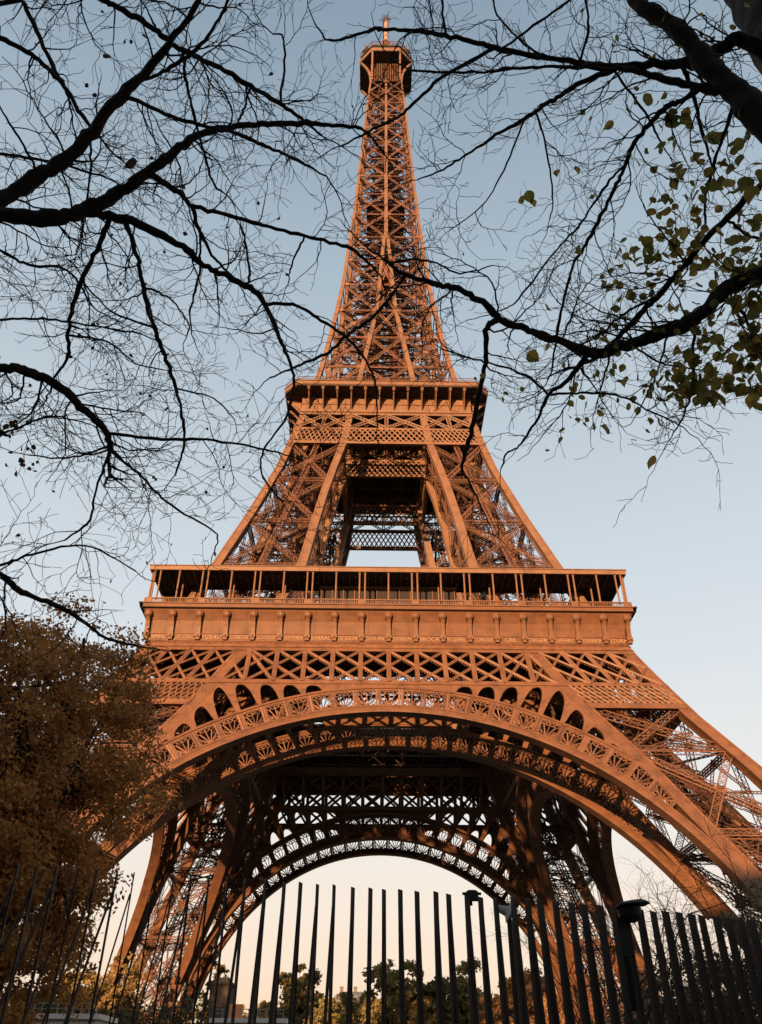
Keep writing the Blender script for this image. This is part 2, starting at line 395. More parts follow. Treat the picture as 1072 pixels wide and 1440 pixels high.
# ------------------------------------------------------------------ first-level girders
STEP = 3.84
def x_cell(b, p00, p10, p01, p11, wd, up, teeth=True):
    b.bar(p00, p11, wd, .22, up); b.bar(p10, p01, wd, .30, up)
    for p, q in ((p00, p11), (p10, p01)):
        d = q-p; L = np.linalg.norm(d); d = d/L; n = unit(np.cross(d, np.asarray(up, float)))
        if teeth:
            for k in range(3, int(L/.42)-2):
                c = p+d*k*.42+V3(0,.25,0); b.bar(c-n*wd*.72, c+n*wd*.72, .2, .1, up)
def girder(name, yf, xo, outer):
    b = MB(); up = (0, -1, -.45); Z0, Z1 = 45.35, 51.1
    S = lambda x, z: V3(x, yf(z), z)
    def flange(z0, z1, pr, dep):
        X0, X1 = xo(z0), xo(z1)
        y0, y1 = yf(z0), yf(z1)
        b.loft([[(-X,y-pr,z),(X,y-pr,z),(X,y+dep,z),(-X,y+dep,z)] for X, y, z in ((X0,y0,z0),(X1,y1,z1))])
    flange(44.95, 45.6, .12, .9); flange(50.9, 52.1, .10, .8)
    flange(51.5, 52.12, .22, .2)
    xs = [k*STEP for k in range(-7, 8)]
    xin = lambda z: VV(z)
    mids = [x for x in xs if abs(x) < xin(48)-1]
    for x in mids: b.bar(S(x, Z0), S(x, Z1), .62, .45, up); b.bar(S(x, Z0)+V3(0,-.26,0), S(x, Z1)+V3(0,-.26,0), .2, .06, up)
    def lattice(E, wd, teeth, h=2.0, za=Z0, zb=Z1):
        n = len(E)-1
        def pt(j, z):
            i = min(int(j), n-1); return S(E[i](z)*(1-(j-i))+E[i+1](z)*(j-i), z)
        for k in range(-1, n):
            for sg in (1, -1):
                c0, c1 = max(k, 0.0), min(k+h, float(n)); f0, f1 = (c0-k)/h, (c1-k)/h
                if sg < 0: f0, f1 = 1-f0, 1-f1
                p, q = pt(c0, za+(zb-za)*f0), pt(c1, za+(zb-za)*f1)
                b.bar(p, q, wd, .24 if sg > 0 else .32, up)
                d = q-p; L = np.linalg.norm(d); d = d/L; nn = unit(np.cross(d, V3(*up)))
                if teeth:
                    for t in range(2, int(L/.40)-1):
                        c = p+d*t*.40+V3(0, .22, 0); b.bar(c-nn*wd*.85, c+nn*wd*.85, .2, .1, up)
    lattice([lambda z: -xin(z)]+[(lambda z, x=x: x) for x in mids]+[lambda z: xin(z)], .33, True)
    for s in (-1, 1):
        if outer:
            nc = 4
            fx = lambda f, z, s=s: s*((VV(z)+CS(z)*.8)*(1-f)+(W(z)-CS(z)*.3)*f)
            for i in range(1, nc): b.bar(S(fx(i/nc, Z0), Z0), S(fx(i/nc, Z1), Z1), .55, .45, up); b.bar(S(fx(i/nc, Z0), Z0)+V3(0,-.25,0), S(fx(i/nc, Z1), Z1)+V3(0,-.25,0), .18, .06, up)
            lattice([(lambda z, f=i/nc, s=s: fx(f, z, s)) for i in range(nc+1)], .27, True)
            ya, yb = 42.1, 45.0
            for z0, z1, pr in ((41.25, 42.1, .12),):
                b.loft([[(fx(0,z),yf(z)-pr,z),(fx(1,z),yf(z)-pr,z),(fx(1,z),yf(z)+.8,z),(fx(0,z),yf(z)+.8,z)] for z in (z0, z1)])
            n2 = 8
            for i in range(n2):
                for (f, g) in ((i/n2, (i+1)/n2),):
                    b.bar(S(fx(f, ya), ya), S(fx(g, yb), yb), .26, .2, up); b.bar(S(fx(g, ya), ya), S(fx(f, yb), yb), .26, .26, up)
                    h = (f+g)/2
                    b.bar(S(fx(f, (ya+yb)/2), (ya+yb)/2), S(fx(h, yb), yb), .2, .2, up); b.bar(S(fx(h, ya), ya), S(fx(g, (ya+yb)/2), (ya+yb)/2), .2, .2, up)
                    b.bar(S(fx(f, (ya+yb)/2), (ya+yb)/2), S(fx(h, ya), ya), .2, .16, up); b.bar(S(fx(h, yb), yb), S(fx(g, (ya+yb)/2), (ya+yb)/2), .2, .16, up)
    return b.build(name, IRONL, tower)
g = girder('trellis_girder', lambda z: -W(z)-.02, lambda z: W(z), True); four(g, tower)
g = girder('inner_girder', lambda z: -VV(z)-CS(z)+.2, lambda z: VV(z)+.2, False); four(g, tower)

# ------------------------------------------------------------------ first platform
b = MB()
IN1 = 14.0
for z0, z1, o in ((56.55, 57.1, 34.2), (57.1, 57.72, 35.35)):
    b.box(-o, o, -o, -IN1, z0, z1); b.box(-o, o, IN1, o, z0, z1)
    b.box(-o, -IN1, -IN1, IN1, z0, z1); b.box(IN1, o, -IN1, IN1, z0, z1)
plat = b.build('first_platform', DECK, tower)
b = MB()
for k in range(-8, 9):
    x = k*STEP
    for s in (-1, 1):
        b.truss((x, s*33.3, 54.3), (x, s*IN1, 54.3), 3.6, (1, 0, 0), .2, 3.6)
        if abs(x) < IN1: b.truss((s*33.3, x, 54.3), (s*IN1, x, 54.3), 3.6, (0, 1, 0), .2, 3.6)
for q in (IN1+.3, 20, 27):
    for s in (-1, 1):
        b.truss((-33, s*q, 54.4), (33, s*q, 54.4), 3.6, (0, 1, 0), .22, 3.6); b.truss((s*q, -33, 54.4), (s*q, 33, 54.4), 3.6, (1, 0, 0), .22, 3.6)
b.build('floor_beam', IRON_SHADE, plat)
# frieze with consoles and names
b = MB()
prof = [(52.12, 34.15), (52.5, 33.95), (53.4, 33.9), (54.6, 33.95), (55.6, 34.2), (56.4, 34.6), (56.9, 34.9), (57.1, 35.0)]
b.loft([[(-x, -x, z), (x, -x, z), (x, -x+.3, z), (-x, -x+.3, z)] for z, x in prof])
for z0, z1, pr in ((52.55, 52.7, .08), (53.62, 53.76, .09)):
    X = np.interp((z0+z1)/2, [p[0] for p in prof], [p[1] for p in prof])
    b.box(-X, X, -X-pr, -X+.1, z0, z1)
for k in range(36):                                         # sheet joints and lower rivet row
    x = (k-17.5)*STEP/2
    for (za, xa), (zb, xb) in zip(prof[2:-2], prof[3:-1]):
        b.bar((x, -xa-.012, za), (x, -xb-.012, zb), .045, .05, (0, -1, 0))
for k in range(72): b.box((k-35.5)*.95-.09, (k-35.5)*.95+.09, -34.22, -34.0, 52.25, 52.4)
b.box(-35.45, 35.45, -35.45, -35.0, 57.15, 57.68); b.box(-35.6, 35.6, -35.6, -35.05, 57.68, 57.86)
fr = b.build('frieze', IRONP, tower)
def console_bm():
    b = MB()
    pr = [(52.65, .30, .40, .42), (53.0, .30, .42, .42), (53.02, .42, .55, .62), (53.5, .42, .55, .62), (53.52, .33, .42, .5), (54.0, .31, .42, .36),
          (54.6, .30, .44, .40), (55.3, .29, .55, .52), (55.8, .29, .72, .62), (55.82, .42, .7, .9)]
    yb = lambda z: -float(np.interp(z, [p[0] for p in prof], [p[1] for p in prof]))
    b.loft([[(-h, yb(z)-dp, z), (h, yb(z)-dp, z), (h, yb(z)+.1, z), (-h, yb(z)+.1, z)] for z, h, dp, _ in pr])
    rings = []
    for j in range(7):                                      # rounded volute under the slab
        an = -math.pi/2+math.pi*j/6; r = .58*math.cos(an)+.06; z = 56.42+.62*math.sin(an)
        rings.append([(r*math.cos(q), -34.75+r*.9*math.sin(q), z) for q in np.linspace(0, 2*math.pi, 11)[:-1]])
    b.loft(rings)
    b.bar((0, -34.55, 53.25), (0, -34.62, 53.25), .22, .22)
    return b
con = console_bm().build('console', IRONL, fr)
for k in range(-9, 10):
    x = k*STEP
    c = con if k == -9 else con.copy()
    if k != -9: COL.objects.link(c)
    c.location.x = x
    if abs(k) == 9: c.location.x = x*(34.15/34.56)
NAMES = [['JAMIN','GAY LUSSAC','FIZEAU','SCHNEIDER','LE CHATELIER','BERTHIER','BARRAL','DE DION','GOUIN','JOUSSELIN','BROCA','BECQUEREL','CORIOLIS','CAIL','TRIGER','GIFFARD','PERRIER','STURM']]
def lettering(body, name, parent, size, loc, m, rot=(math.pi/2, 0, 0), maxw=None, ext=.03):
    cu = D.curves.new(name, 'FONT'); cu.body = body; cu.size = size; cu.align_x = 'CENTER'; cu.extrude = ext; cu.resolution_u = 2
    o = D.objects.new(name, cu); COL.objects.link(o)
    bpy.context.view_layer.update()
    me = D.meshes.new_from_object(o.evaluated_get(bpy.context.evaluated_depsgraph_get()))
    D.objects.remove(o); D.curves.remove(cu)
    co = np.zeros(len(me.vertices)*3, np.float32); me.vertices.foreach_get('co', co); co = co.reshape(-1, 3)
    wdt = np.ptp(co[:,0])
    if maxw and wdt > maxw: co[:,0] *= maxw/wdt; me.vertices.foreach_set('co', co.reshape(-1)); me.update()
    me.materials.clear(); me.materials.append(m)
    o = D.objects.new(name, me); COL.objects.link(o); o.parent = parent; o.location = loc; o.rotation_euler = rot
    return o
for i, nm in enumerate(NAMES[0]):
    lettering(nm, 'name_lettering', fr, .82, ((i-8.5)*STEP, -33.99, 52.85), LETTER, maxw=2.7)
for k in (1, 2, 3):
    c = fr.copy(); COL.objects.link(c); c.parent = tower; c.rotation_euler = (0, 0, k*math.pi/2)
    b2 = MB()
# balustrade
b = MB(); RB = 34.95
b.box(-RB-.08, RB+.08, -RB-.12, -RB+.12, 58.72, 58.86); b.box(-RB, RB, -RB-.06, -RB+.06, 57.95, 58.03)
for k in range(280):
    x = (k-139.5)*.25; b.bar((x, -RB, 57.86), (x, -RB, 58.72), .10, .09, (0, 1, 0))
for k in range(-9, 10):
    if k % 2: b.box(k*STEP-.55, k*STEP+.55, -RB-.1, -RB+.1, 57.86, 58.72)
ba = b.build('balustrade', IRONL, tower); four(ba, tower)
# gallery posts and canopy
def post_bm(h, r=.13):
    b = MB(); b.tube([(0,0,0),(0,0,.25),(0,0,.26),(0,0,h-.3),(0,0,h-.29),(0,0,h)], [r*1.5,r*1.5,r,r,r*1.5,r*1.5], 8); return b
p0 = post_bm(4.85).build('gallery_post', IRON, tower); first = True
def place_post(x, y):
    global first
    o = p0 if first else p0.copy()
    if not first: COL.objects.link(o)
    first = False; o.location = (x, y, 58.72)
ys = -34.72
for k in range(-4, 5):
    for dx in ((-.37, .37) if k % 2 == 0 or True else (0,)):
        pass
dbl = [s*(STEP+2*STEP*k) for k in range(4) for s in (-1, 1)] 
for q in range(4):
    cs, sn = round(math.cos(q*math.pi/2)), round(math.sin(q*math.pi/2))
    for x in dbl + [-33.9, 33.9]:
        for dx in (-.4, .4):
            if q >= 1 and abs(x) > 30 and False: continue
            place_post((x+dx)*cs-ys*sn, (x+dx)*sn+ys*cs)
for x in [2*STEP*k for k in range(-4, 5)]:
    place_post(x, ys+.02)
    if abs(x) > 1 and abs(x) < 31: place_post(x-.1, ys+3.2)
b = MB(); RC, RI = 35.06, 28.6
def ringbox(o, i, z0, z1):
    b.box(-o, o, -o, -i, z0, z1); b.box(-o, o, i, o, z0, z1); b.box(-o, -i, -i, i, z0, z1); b.box(i, o, -i, i, z0, z1)
ringbox(RC, RI, 63.78, 64.12)
can = b.build('canopy', DECK, tower)
b = MB()
ringbox(RC+.04, RC-.25, 63.48, 64.16); ringbox(RC+.16, RC-.2, 64.16, 64.28)
for k in range(-17, 18):
    x = k*STEP/2
    for s in (-1, 1):
        b.box(x-.07, x+.07, min(s*RI, s*34.8), max(s*RI, s*34.8), 63.5, 63.78)
        if abs(x) < RI: b.box(min(s*RI, s*34.8), max(s*RI, s*34.8), x-.07, x+.07, 63.5, 63.78)
b.build('canopy_fascia', IRON, can)
b = MB()
for k in range(-16, 17):
    for yy in (-31.2, -33):
        x = k*STEP/2+.9
        b.loft([[(x+.09*math.cos(t), yy+.09*math.sin(t), z) for t in np.linspace(0, 2*math.pi, 9)[:-1]] for z in (63.6, 63.78)])
b.build('downlight', WHITEM, can)
# pavilions between the legs
pv = None
for q in range(4):
    if pv is None:
        b = MB(); b.box(-10.4, 10.4, -30.9, -18.5, 63.0, 63.45); b.box(-10.2, 10.2, -30.6, -18.8, 57.74, 58.6); b.box(-10.2, 10.2, -30.66, -30.5, 61.2, 61.34)
        for k in range(-6, 7): b.bar((k*1.68, -30.6, 58.6), (k*1.68, -30.6, 63.0), .09, .14, (0, 1, 0))
        pv = b.build('pavilion', IRON, tower)
        b = MB(); b.box(-10.1, 10.1, -30.5, -18.9, 58.6, 63.0); b.build('glazing', GLASS, pv)
    else: dup(pv, tower, q*math.pi/2)

# ------------------------------------------------------------------ middle stage: four legs between the platforms
zs_mid = [57.72, 60, 69, 75, 80.9, 87, 94.5, 101.65, 106.2, 110.6, 115.5]
b = MB(); add_chords(b, zs_mid, ALLC)
ml = b.build('upper_leg', IRON, tower)
MIDZ = [58.5, 69.3, 80.2, 91.4, 101.7]
b = MB()
for z0, z1 in zip(MIDZ[:-1], MIDZ[1:]):
    for A, B in FACES: brace_panel(b, A, B, z0, z1, 0.8, .072, star=True, depth=.4)
for A, B in FACES[1::2]: brace_panel(b, A, B, 101.7, 110.5, .7, .11)
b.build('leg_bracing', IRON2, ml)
b = MB(); pier_inside(b, MIDZ, 64, 5); b.build('lift_track', IRON_SHADE, ml)
four(ml, tower)
# belts under the second platform (outer and inner faces)
def belt(name, yf, x0f, x1f, segs):
    b = MB(); up = (0, -1, -.3)
    S = lambda x, z: V3(x, yf(z), z)
    for z0, z1, pr in ((101.55, 102.25, .1), (105.75, 106.3, .1), (110.4, 110.9, .1)):
        b.loft([[(x0f(z),yf(z)-pr,z),(x1f(z),yf(z)-pr,z),(x1f(z),yf(z)+.5,z),(x0f(z),yf(z)+.5,z)] for z in (z0, z1)])
    za, zb = 102.25, 105.75
    for f0, f1, n in segs:
        fx = lambda f, z: x0f(z)+(x1f(z)-x0f(z))*f
        for i in range(-1, n):                              # double lattice
            for h in (0, .5):
                for sgn in (1, -1):
                    pts = []
                    for t in (0, 1):
                        j = (i+h+(t if sgn > 0 else 1-t)*1.0)
                        pts.append((j, za+(zb-za)*t))
                    (j0, q0), (j1, q1) = pts
                    c0, c1 = min(max(j0, 0), n), min(max(j1, 0), n)
                    if abs(c1-c0) < .2: continue
                    if j1 != j0:
                        q0n = q0+(c0-j0)/(j1-j0)*(q1-q0); q1n = q0+(c1-j0)/(j1-j0)*(q1-q0)
                    b.bar(S(fx(f0+(f1-f0)*c0/n, q0n), q0n), S(fx(f0+(f1-f0)*c1/n, q1n), q1n), .24, .14 if sgn > 0 else .18, up)
        z0, z1 = 106.3, 110.4
        m = 2
        for i in range(m):
            fa, fb = f0+(f1-f0)*i/m, f0+(f1-f0)*(i+1)/m
            n3 = unit(V3(0, -1, -.3))
            b.truss(S(fx(fa, z0), z0), S(fx(fb, z1), z1), .55, n3, .11); b.truss(S(fx(fb, z0), z0), S(fx(fa, z1), z1), .55, n3, .11)
            if i: b.truss(S(fx(fa, z0), z0), S(fx(fa, z1), z1), .6, n3, .12)
    return b.build(name, IRON, tower)
def fr3():
    f = (W(104)-VV(104))/(2*W(104)); return [(0, f, 6), (f, 1-f, 7), (1-f, 1, 6)]
bl = belt('belt_girder', lambda z: -W(z)-.02, lambda z: -W(z), lambda z: W(z), fr3()); four(bl, tower)
bl = belt('inner_belt', lambda z: -VV(z)-CS(z)+.2, lambda z: -VV(z), lambda z: VV(z), [(0, 1, 7)]); four(bl, tower)

# ------------------------------------------------------------------ second platform
def octo(h, c, z): return [(-c,-h,z),(c,-h,z),(h,-c,z),(h,c,z),(c,h,z),(-c,h,z),(-h,c,z),(-h,-c,z)]
b = MB(); b.loft([octo(17.0, 15.6, 110.95), octo(17.0, 15.6, 111.5)]); b.loft([octo(20.3, 17.7, 115.35), octo(20.3, 17.7, 115.6)])
sp = b.build('second_platform', DECK, tower)
b = MB()
for k in range(-4, 5):
    b.truss((k*3.7, -16, 109.4), (k*3.7, 16, 109.4), 2.6, (1, 0, 0), .2, 2.6); b.truss((-16, k*3.7, 109.4), (16, k*3.7, 109.4), 2.6, (0, 1, 0), .2, 2.6)
b.build('floor_beam', IRON_SHADE, sp)
b = MB()
b.loft([octo(20.35, 17.75, 115.6), octo(20.48, 17.85, 115.75), octo(20.48, 17.85, 116.45), octo(20.35, 17.75, 116.5)])
b.loft([octo(20.62, 17.95, 116.5), octo(20.62, 17.95, 116.62)])
b.build('platform_rim', IRON, sp)
b = MB()
for i in range(8):
    o = octo(20.3, 17.7, 116.62); p, q = V3(*o[i]), V3(*o[(i+1) % 8]); L = np.linalg.norm(q-p); n = int(L/.35)
    b.bar(p+V3(0,0,1.1), q+V3(0,0,1.1), .1); b.bar(p+V3(0,0,.55), q+V3(0,0,.55), .05)
    for k in range(n): c = p+(q-p)*k/n; b.bar(c, c+V3(0,0,1.1), .05)
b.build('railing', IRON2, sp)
b = MB()
b.loft([[(-x, -y, z), (x, -y, z), (x, -y+.3, z), (-x, -y+.3, z)] for z, x, y in ((110.9,16.95,16.95),(111.6,17.0,17.1),(111.62,16.9,16.95),(113.2,16.95,16.97),(114.6,16.95,16.97),(115.34,16.95,16.97))])
b.box(-17.0, 17.0, -17.2, -16.9, 111.25, 111.65)
for k in range(40): b.box((k-19.5)*.85-.05, (k-19.5)*.85+.05, -17.26, -17.1, 111.0, 111.2)
for k in range(-20, 21): b.bar((k*.8, -16.97, 111.7), (k*.8, -17.02, 113.2), .04, .06, (0, -1, 0))
b.box(-17.1, 17.1, -17.12, -16.9, 113.3, 113.45)
ga = b.build('second_gallery', IRON, tower)
b = MB()
b.loft([[(-h, -17.0-d, z), (h, -17.0-d, z), (h, -16.9, z), (-h, -16.9, z)] for z, h, d in ((111.7,.10,.16),(111.9,.10,.2),(113.2,.10,1.3),(114.8,.11,2.7),(114.82,.26,2.8),(115.34,.28,3.2))])
co = b.build('console', IRON, ga)
for k in range(12):
    c = co if k == 0 else co.copy()
    if k: COL.objects.link(c)
    c.location.x = (k-5.5)*2.82
four(ga, tower)
# shelter buildings on the second platform
b = MB()
for x0, x1, y0, y1, h in ((-8.5,-3.2,-14,-9,4.0),(3.0,9.8,-14.6,-9.5,3.4),(-2.2,2.4,-13.4,-9,4.2),(-9,9,-8.6,8.6,3.2),(-8,8,9,14,3.6)):
    b.box(x0, x1, y0, y1, 115.6, 115.6+h); b.box(x0-.3, x1+.3, y0-.3, y1+.3, 115.6+h, 115.9+h)
b.build('shelter', IRONP, sp)

# ------------------------------------------------------------------ upper shaft
UPL = [116.0, 127.3, 137.8, 148.0, 158.4, 168.2, 178.5, 189.0, 198.6, 207.6, 216.8, 226.0, 234.3, 242.2, 249.8, 257.2, 264.4]
zs_up = [115.5]+UPL[1:]
b = MB()
zl = [z for z in zs_up if z <= 178.6]
for sx in (-1, 1):
    for sy in (-1, 1):
        for fx, fy in ALLC:
            if (fx, fy) == (iv, iv): continue
            f2 = (lambda f: (lambda z: f(z)))
            gx = (lambda z, f=fx: tuple(sorted((-sx*f(z)[0], -sx*f(z)[1])))) ; gy = (lambda z, f=fy: tuple(sorted((-sy*f(z)[0], -sy*f(z)[1]))))
            zz = zs_up+[276] if (fx, fy) == (ow, ow) else zl
            chord_rings(b, zz, gx, gy)
zh = [178.5]+[z for z in zs_up if z > 179]
for q in range(4):
    cs, sn = round(math.cos(q*math.pi/2)), round(math.sin(q*math.pi/2))
    rings = []
    for z in zh:
        h = CS(z)*.62; y0, y1 = -W(z)-.02, -W(z)+CS(z)
        rings.append([(x*cs-y*sn, x*sn+y*cs, z) for x, y in ((-h,y0),(h,y0),(h,y1),(-h,y1))])
    b.loft(rings)
sh = b.build('upper_shaft', IRON, tower)
b = MB()
for z0, z1 in zip(UPL[:-1], UPL[1:]):
    for q in range(4):
        cs, sn = round(math.cos(q*math.pi/2)), round(math.sin(q*math.pi/2))
        T = lambda x, y, z: V3(x*cs-y*sn, x*sn+y*cs, z)
        n = T(0, -1, .12)-V3(0, 0, 0)
        S = lambda x, z: T(x, -W(z)+CS(z)*.5, z)
        wd = float(np.interp(z0, [116, 264], [.62, .42])); br = float(np.interp(z0, [116, 264], [.12, .12]))
        wo = lambda z: W(z)-CS(z)*.5
        vi = lambda z: VV(z)+CS(z)*.5 if z < 170 else .05
        for s in (-1, 1):
            a0, a1, c0, c1 = S(s*wo(z0), z0), S(s*wo(z1), z1), S(s*vi(z0), z0), S(s*vi(z1), z1)
            b.truss(a0, c1, wd, n, br, wd*1.3); b.truss(c0, a1, wd, n, br, wd*1.3); b.truss(a0, c0, wd*.8, n, br)
            gusset(b, (a0+a1+c0+c1)/4, n, wd*.9, .25)
            for pp, oo in ((a0, c0), (c0, a0)): gusset(b, pp+unit(oo-pp)*.7, n, wd*1.1, .3)
            if z0 < 170:                                    # inner faces of the four converging legs
                d0, d1 = T(s*vi(z0), -vi(z0), z0), T(s*vi(z1), -vi(z1), z1)
                b.truss(c0, d1, wd, T(1,0,0), br); b.truss(d0, c1, wd, T(1,0,0), br); b.truss(c0, d0, wd*.8, T(1,0,0), br)
                b.bar(d0, d1, .7, .7)
        if vi(z0) > 1.2:
            a0, a1, c0, c1 = S(-vi(z0), z0), S(-vi(z1), z1), S(vi(z0), z0), S(vi(z1), z1)
            b.truss(a0, c1, wd, n, br); b.truss(c0, a1, wd, n, br); b.truss(a0, c0, wd*.8, n, br)
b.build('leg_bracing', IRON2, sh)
b = MB(); rg = random.Random(11)
for k in range(64):
    z0, z1 = 116+k*2.34, 116+(k+1)*2.34; r = 2.1
    c = [V3(x*r, y*r, 0) for x, y in ((-1,-1),(1,-1),(1,1),(-1,1))]
    for i in range(4):
        p, q = c[i], c[(i+1) % 4]
        b.bar(p+V3(0,0,z0), p+V3(0,0,z1), .34); b.bar(p+V3(0,0,z0), q+V3(0,0,z0), .2)
        b.bar(p+V3(0,0,z0), q+V3(0,0,z1), .15)
    m = W(z0)-1.0
    for i in range(4):                                      # stair flights and ties round the lift core
        a = rg.uniform(-m, m); e = rg.uniform(-m, m)
        if k % 2: b.bar((a, -m, z0), (e, -2.1, z1), .16); b.bar((a, m, z0), (e, 2.1, z1), .16)
        else: b.bar((-m, a, z0), (-2.1, e, z1), .16); b.bar((m, a, z0), (2.1, e, z1), .16)
    g = 1 if k % 2 else -1
    b.bar((g*m*.7, -m*.55, z0), (-g*m*.7, -m*.55, z1), .55, .1); b.bar((g*m*.7, m*.5, z0), (-g*m*.7, m*.5, z1), .55, .1)
    if k % 4 == 0:
        for s in (-1, 1): b.bar((-m, s*m*.5, z0), (m, s*m*.5, z0), .22); b.bar((s*m*.5, -m, z0), (s*m*.5, m, z0), .22)
b.box(-5.2, 5.2, -5.2, 5.2, 197.4, 198.0)
b.build('lift_column', IRON_SHADE, sh)

# ------------------------------------------------------------------ summit
b = MB(); H3, C3 = 8.55, 4.6
b.loft([octo(H3, C3, 276.2), octo(H3, C3, 276.7)])
b.loft([octo(H3-.5, C3-.2, 276.7), octo(H3-.5, C3-.2, 280.2)])
b.loft([octo(H3-.2, C3, 280.2), octo(H3-.2, C3, 280.5)])
su = b.build('summit_cabin', DECK, tower)
b = MB(); b.loft([octo(H3+.05, C3+.05, 276.5), octo(H3+.12, C3+.08, 276.75), octo(H3+.12, C3+.08, 278.0), octo(H3+.05, C3+.05, 278.05)])
b.build('platform_rim', IRON, su)
b = MB()
for i in range(8):
    o = octo(H3-.1, C3, 280.5); p, q = V3(*o[i]), V3(*o[(i+1) % 8]); L = np.linalg.norm(q-p); n = int(L/.8)
    b.bar(p+V3(0,0,2.4), q+V3(0,0,2.4), .14); b.bar(p+V3(0,0,1.2), q+V3(0,0,1.2), .1)
    for k in range(n+1): c = p+(q-p)*k/n; b.bar(c, c+V3(0,0,2.4), .11)
b.build('railing', IRON2, su)
b = MB()
for q in range(4):                                          # curved consoles carrying the overhang
    cs, sn = round(math.cos(q*math.pi/2)), round(math.sin(q*math.pi/2))
    for x in (-4.5, 4.5):
        rings = []
        for t in np.linspace(0, 1, 9):
            z = 264.5+11.7*t; y = -5.0-.0*t-3.2*t**2.6
            rings.append([(u*cs-v*sn, u*sn+v*cs, z) for u, v in ((x-.28, y-.35), (x+.28, y-.35), (x+.28, y+.35), (x-.28, y+.35))])
        b.loft(rings)
    for k in range(15):
        z = 264.6+k*.75; m = 4.8
        b.bar((-m*cs+m*sn, -m*sn-m*cs, z), (m*cs+m*sn, m*sn-m*cs, z), .12)
    for k in range(-6, 7):
        u, v = k*.72, -4.85; b.bar((u*cs-v*sn, u*sn+v*cs, 264.4), (u*cs-v*sn, u*sn+v*cs, 276), .14)
b.build('console', IRON, su)
b = MB()
b.loft([[(r*math.cos(t), r*math.sin(t), z) for t in np.linspace(0, 2*math.pi, 17)[:-1]] for z, r in ((280.5,4.6),(286.5,4.6),(286.6,5.1),(287.0,5.1),(287.1,3.6),(290.5,3.2),(290.6,2.0),(297.0,1.5),(299.5,1.2))])
for k in range(10):
    an = k*math.pi/5
    b.truss((2.6*math.cos(an), 2.6*math.sin(an), 287), (1.3*math.cos(an), 1.3*math.sin(an), 300), .4, (math.cos(an), math.sin(an), 0), .1)
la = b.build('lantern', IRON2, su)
b = MB()
for k in range(14):                                         # aerials round the roof
    an = k*math.tau/14+.2; r = 7.2+rg.uniform(-1, .6); h = rg.uniform(2.5, 6.0)
    x, y = r*math.cos(an), r*math.sin(an); b.bar((x, y, 280.4), (x, y, 282.4+h), .22)
    b.bar((x-.8, y, 282+h*.8), (x+.8, y, 282+h*.8), .18); b.bar((x, y, 281), (x*.75, y*.75, 284), .2)
    b.box(x-.35, x+.35, y-.35, y+.35, 283, 284.2)
for sx in (-1, 1):
    for sy in (-1, 1):
        c = V3(sx*6.6, sy*6.6*.8, 283.0); b.tube([c, c+V3(sx*.4, sy*.4, .3)], [1.25, 1.4], 12)
        for k in range(5): b.bar(c, c+V3(rg.uniform(-1.6,1.6), rg.uniform(-1.6,1.6), rg.uniform(1, 3.6)), .16)
b.build('aerial', IRON2, su)
b = MB()
b.tube([(0,0,299),(0,0,303),(0,0,303.1),(0,0,309),(0,0,309.1),(0,0,315.5),(0,0,315.6),(0,0,317)], [1.0,.9,.75,.7,.8,.8,.5,.45], 12)
ms = b.build('mast', mat('mast_paint', (0.30, 0.19, 0.14), 0.5, var=.3, scale=.5), su)
b = MB()
for k in range(12):
    an = k*math.tau/12
    for z, l in ((316.5, 1.9), (317.5, 1.5)):
        b.bar((0, 0, z), (l*math.cos(an), l*math.sin(an), z+1.0), .13)
for z in (300, 304, 308, 311, 314): 
    for k in range(8): an = k*math.tau/8; b.bar((.7*math.cos(an), .7*math.sin(an), z), (1.15*math.cos(an), 1.15*math.sin(an), z), .25)
b.bar((0,0,316.8),(0,0,320.5), .2)
b.build('aerial', IRON2, ms)

# ------------------------------------------------------------------ unseen buildings added behind the camera, sized to shade foreground and tower feet, and far ones
WALLM = mat('pale_stone_wall', (0.13, 0.11, 0.092), 0.85, var=0.15, scale=0.4)
ROOFM = mat('zinc_roof', (0.10, 0.105, 0.115), 0.6, var=0.2, scale=0.5)
PANE = mat('window_pane', (0.05, 0.055, 0.065), 0.25)
def apartment(x, y, wd, dp, h, label, facing=1, group=None, nx=6, nz=5):
    root = empty('apartment_building', (x, y, -.1), label=label, cat='building', group=group)
    b = MB(); b.box(-wd/2, wd/2, -dp/2, dp/2, 0, h)
    for k in range(1, nz+1):
        z = h*k/(nz+.4); b.box(-wd/2-.25, wd/2+.25, -dp/2-.25, dp/2+.25, z-.15, z+.15)
    b.build('wall', WALLM, root)
    b = MB(); b.loft([[(-a,-c,z),(a,-c,z),(a,c,z),(-a,c,z)] for a, c, z in ((wd/2+.3,dp/2+.3,h),(wd/2-1.2,dp/2-1.2,h+4.2),(wd/2-4,dp/2-3.6,h+5.6))])
    rf = b.build('roof', ROOFM, root)
    b = MB(); b.box(-.6, .6, -.9, .9, h+5, h+7.4); b.box(-.7, .7, -1.0, 1.0, h+7.1, h+7.25); ch = None
    for k in range(3):
        if ch is None: ch = o = b.build('chimney', WALLM, rf)
        else: o = ch.copy(); COL.objects.link(o)
        o.location.x = wd*(k-1)*.3
    b = MB(); b.box(-.6, .6, -.08, .08, -1.1, 1.1); wn = None
    for i in range(nx):
        for j in range(nz):
            if wn is None: wn = o = b.build('window', PANE, root)
            else: o = wn.copy(); COL.objects.link(o); o.parent = root
            o.location = ((i+.5-nx/2)*wd/nx, facing*(dp/2+.05), h*(j+.5)/(nz+.4))
    return root
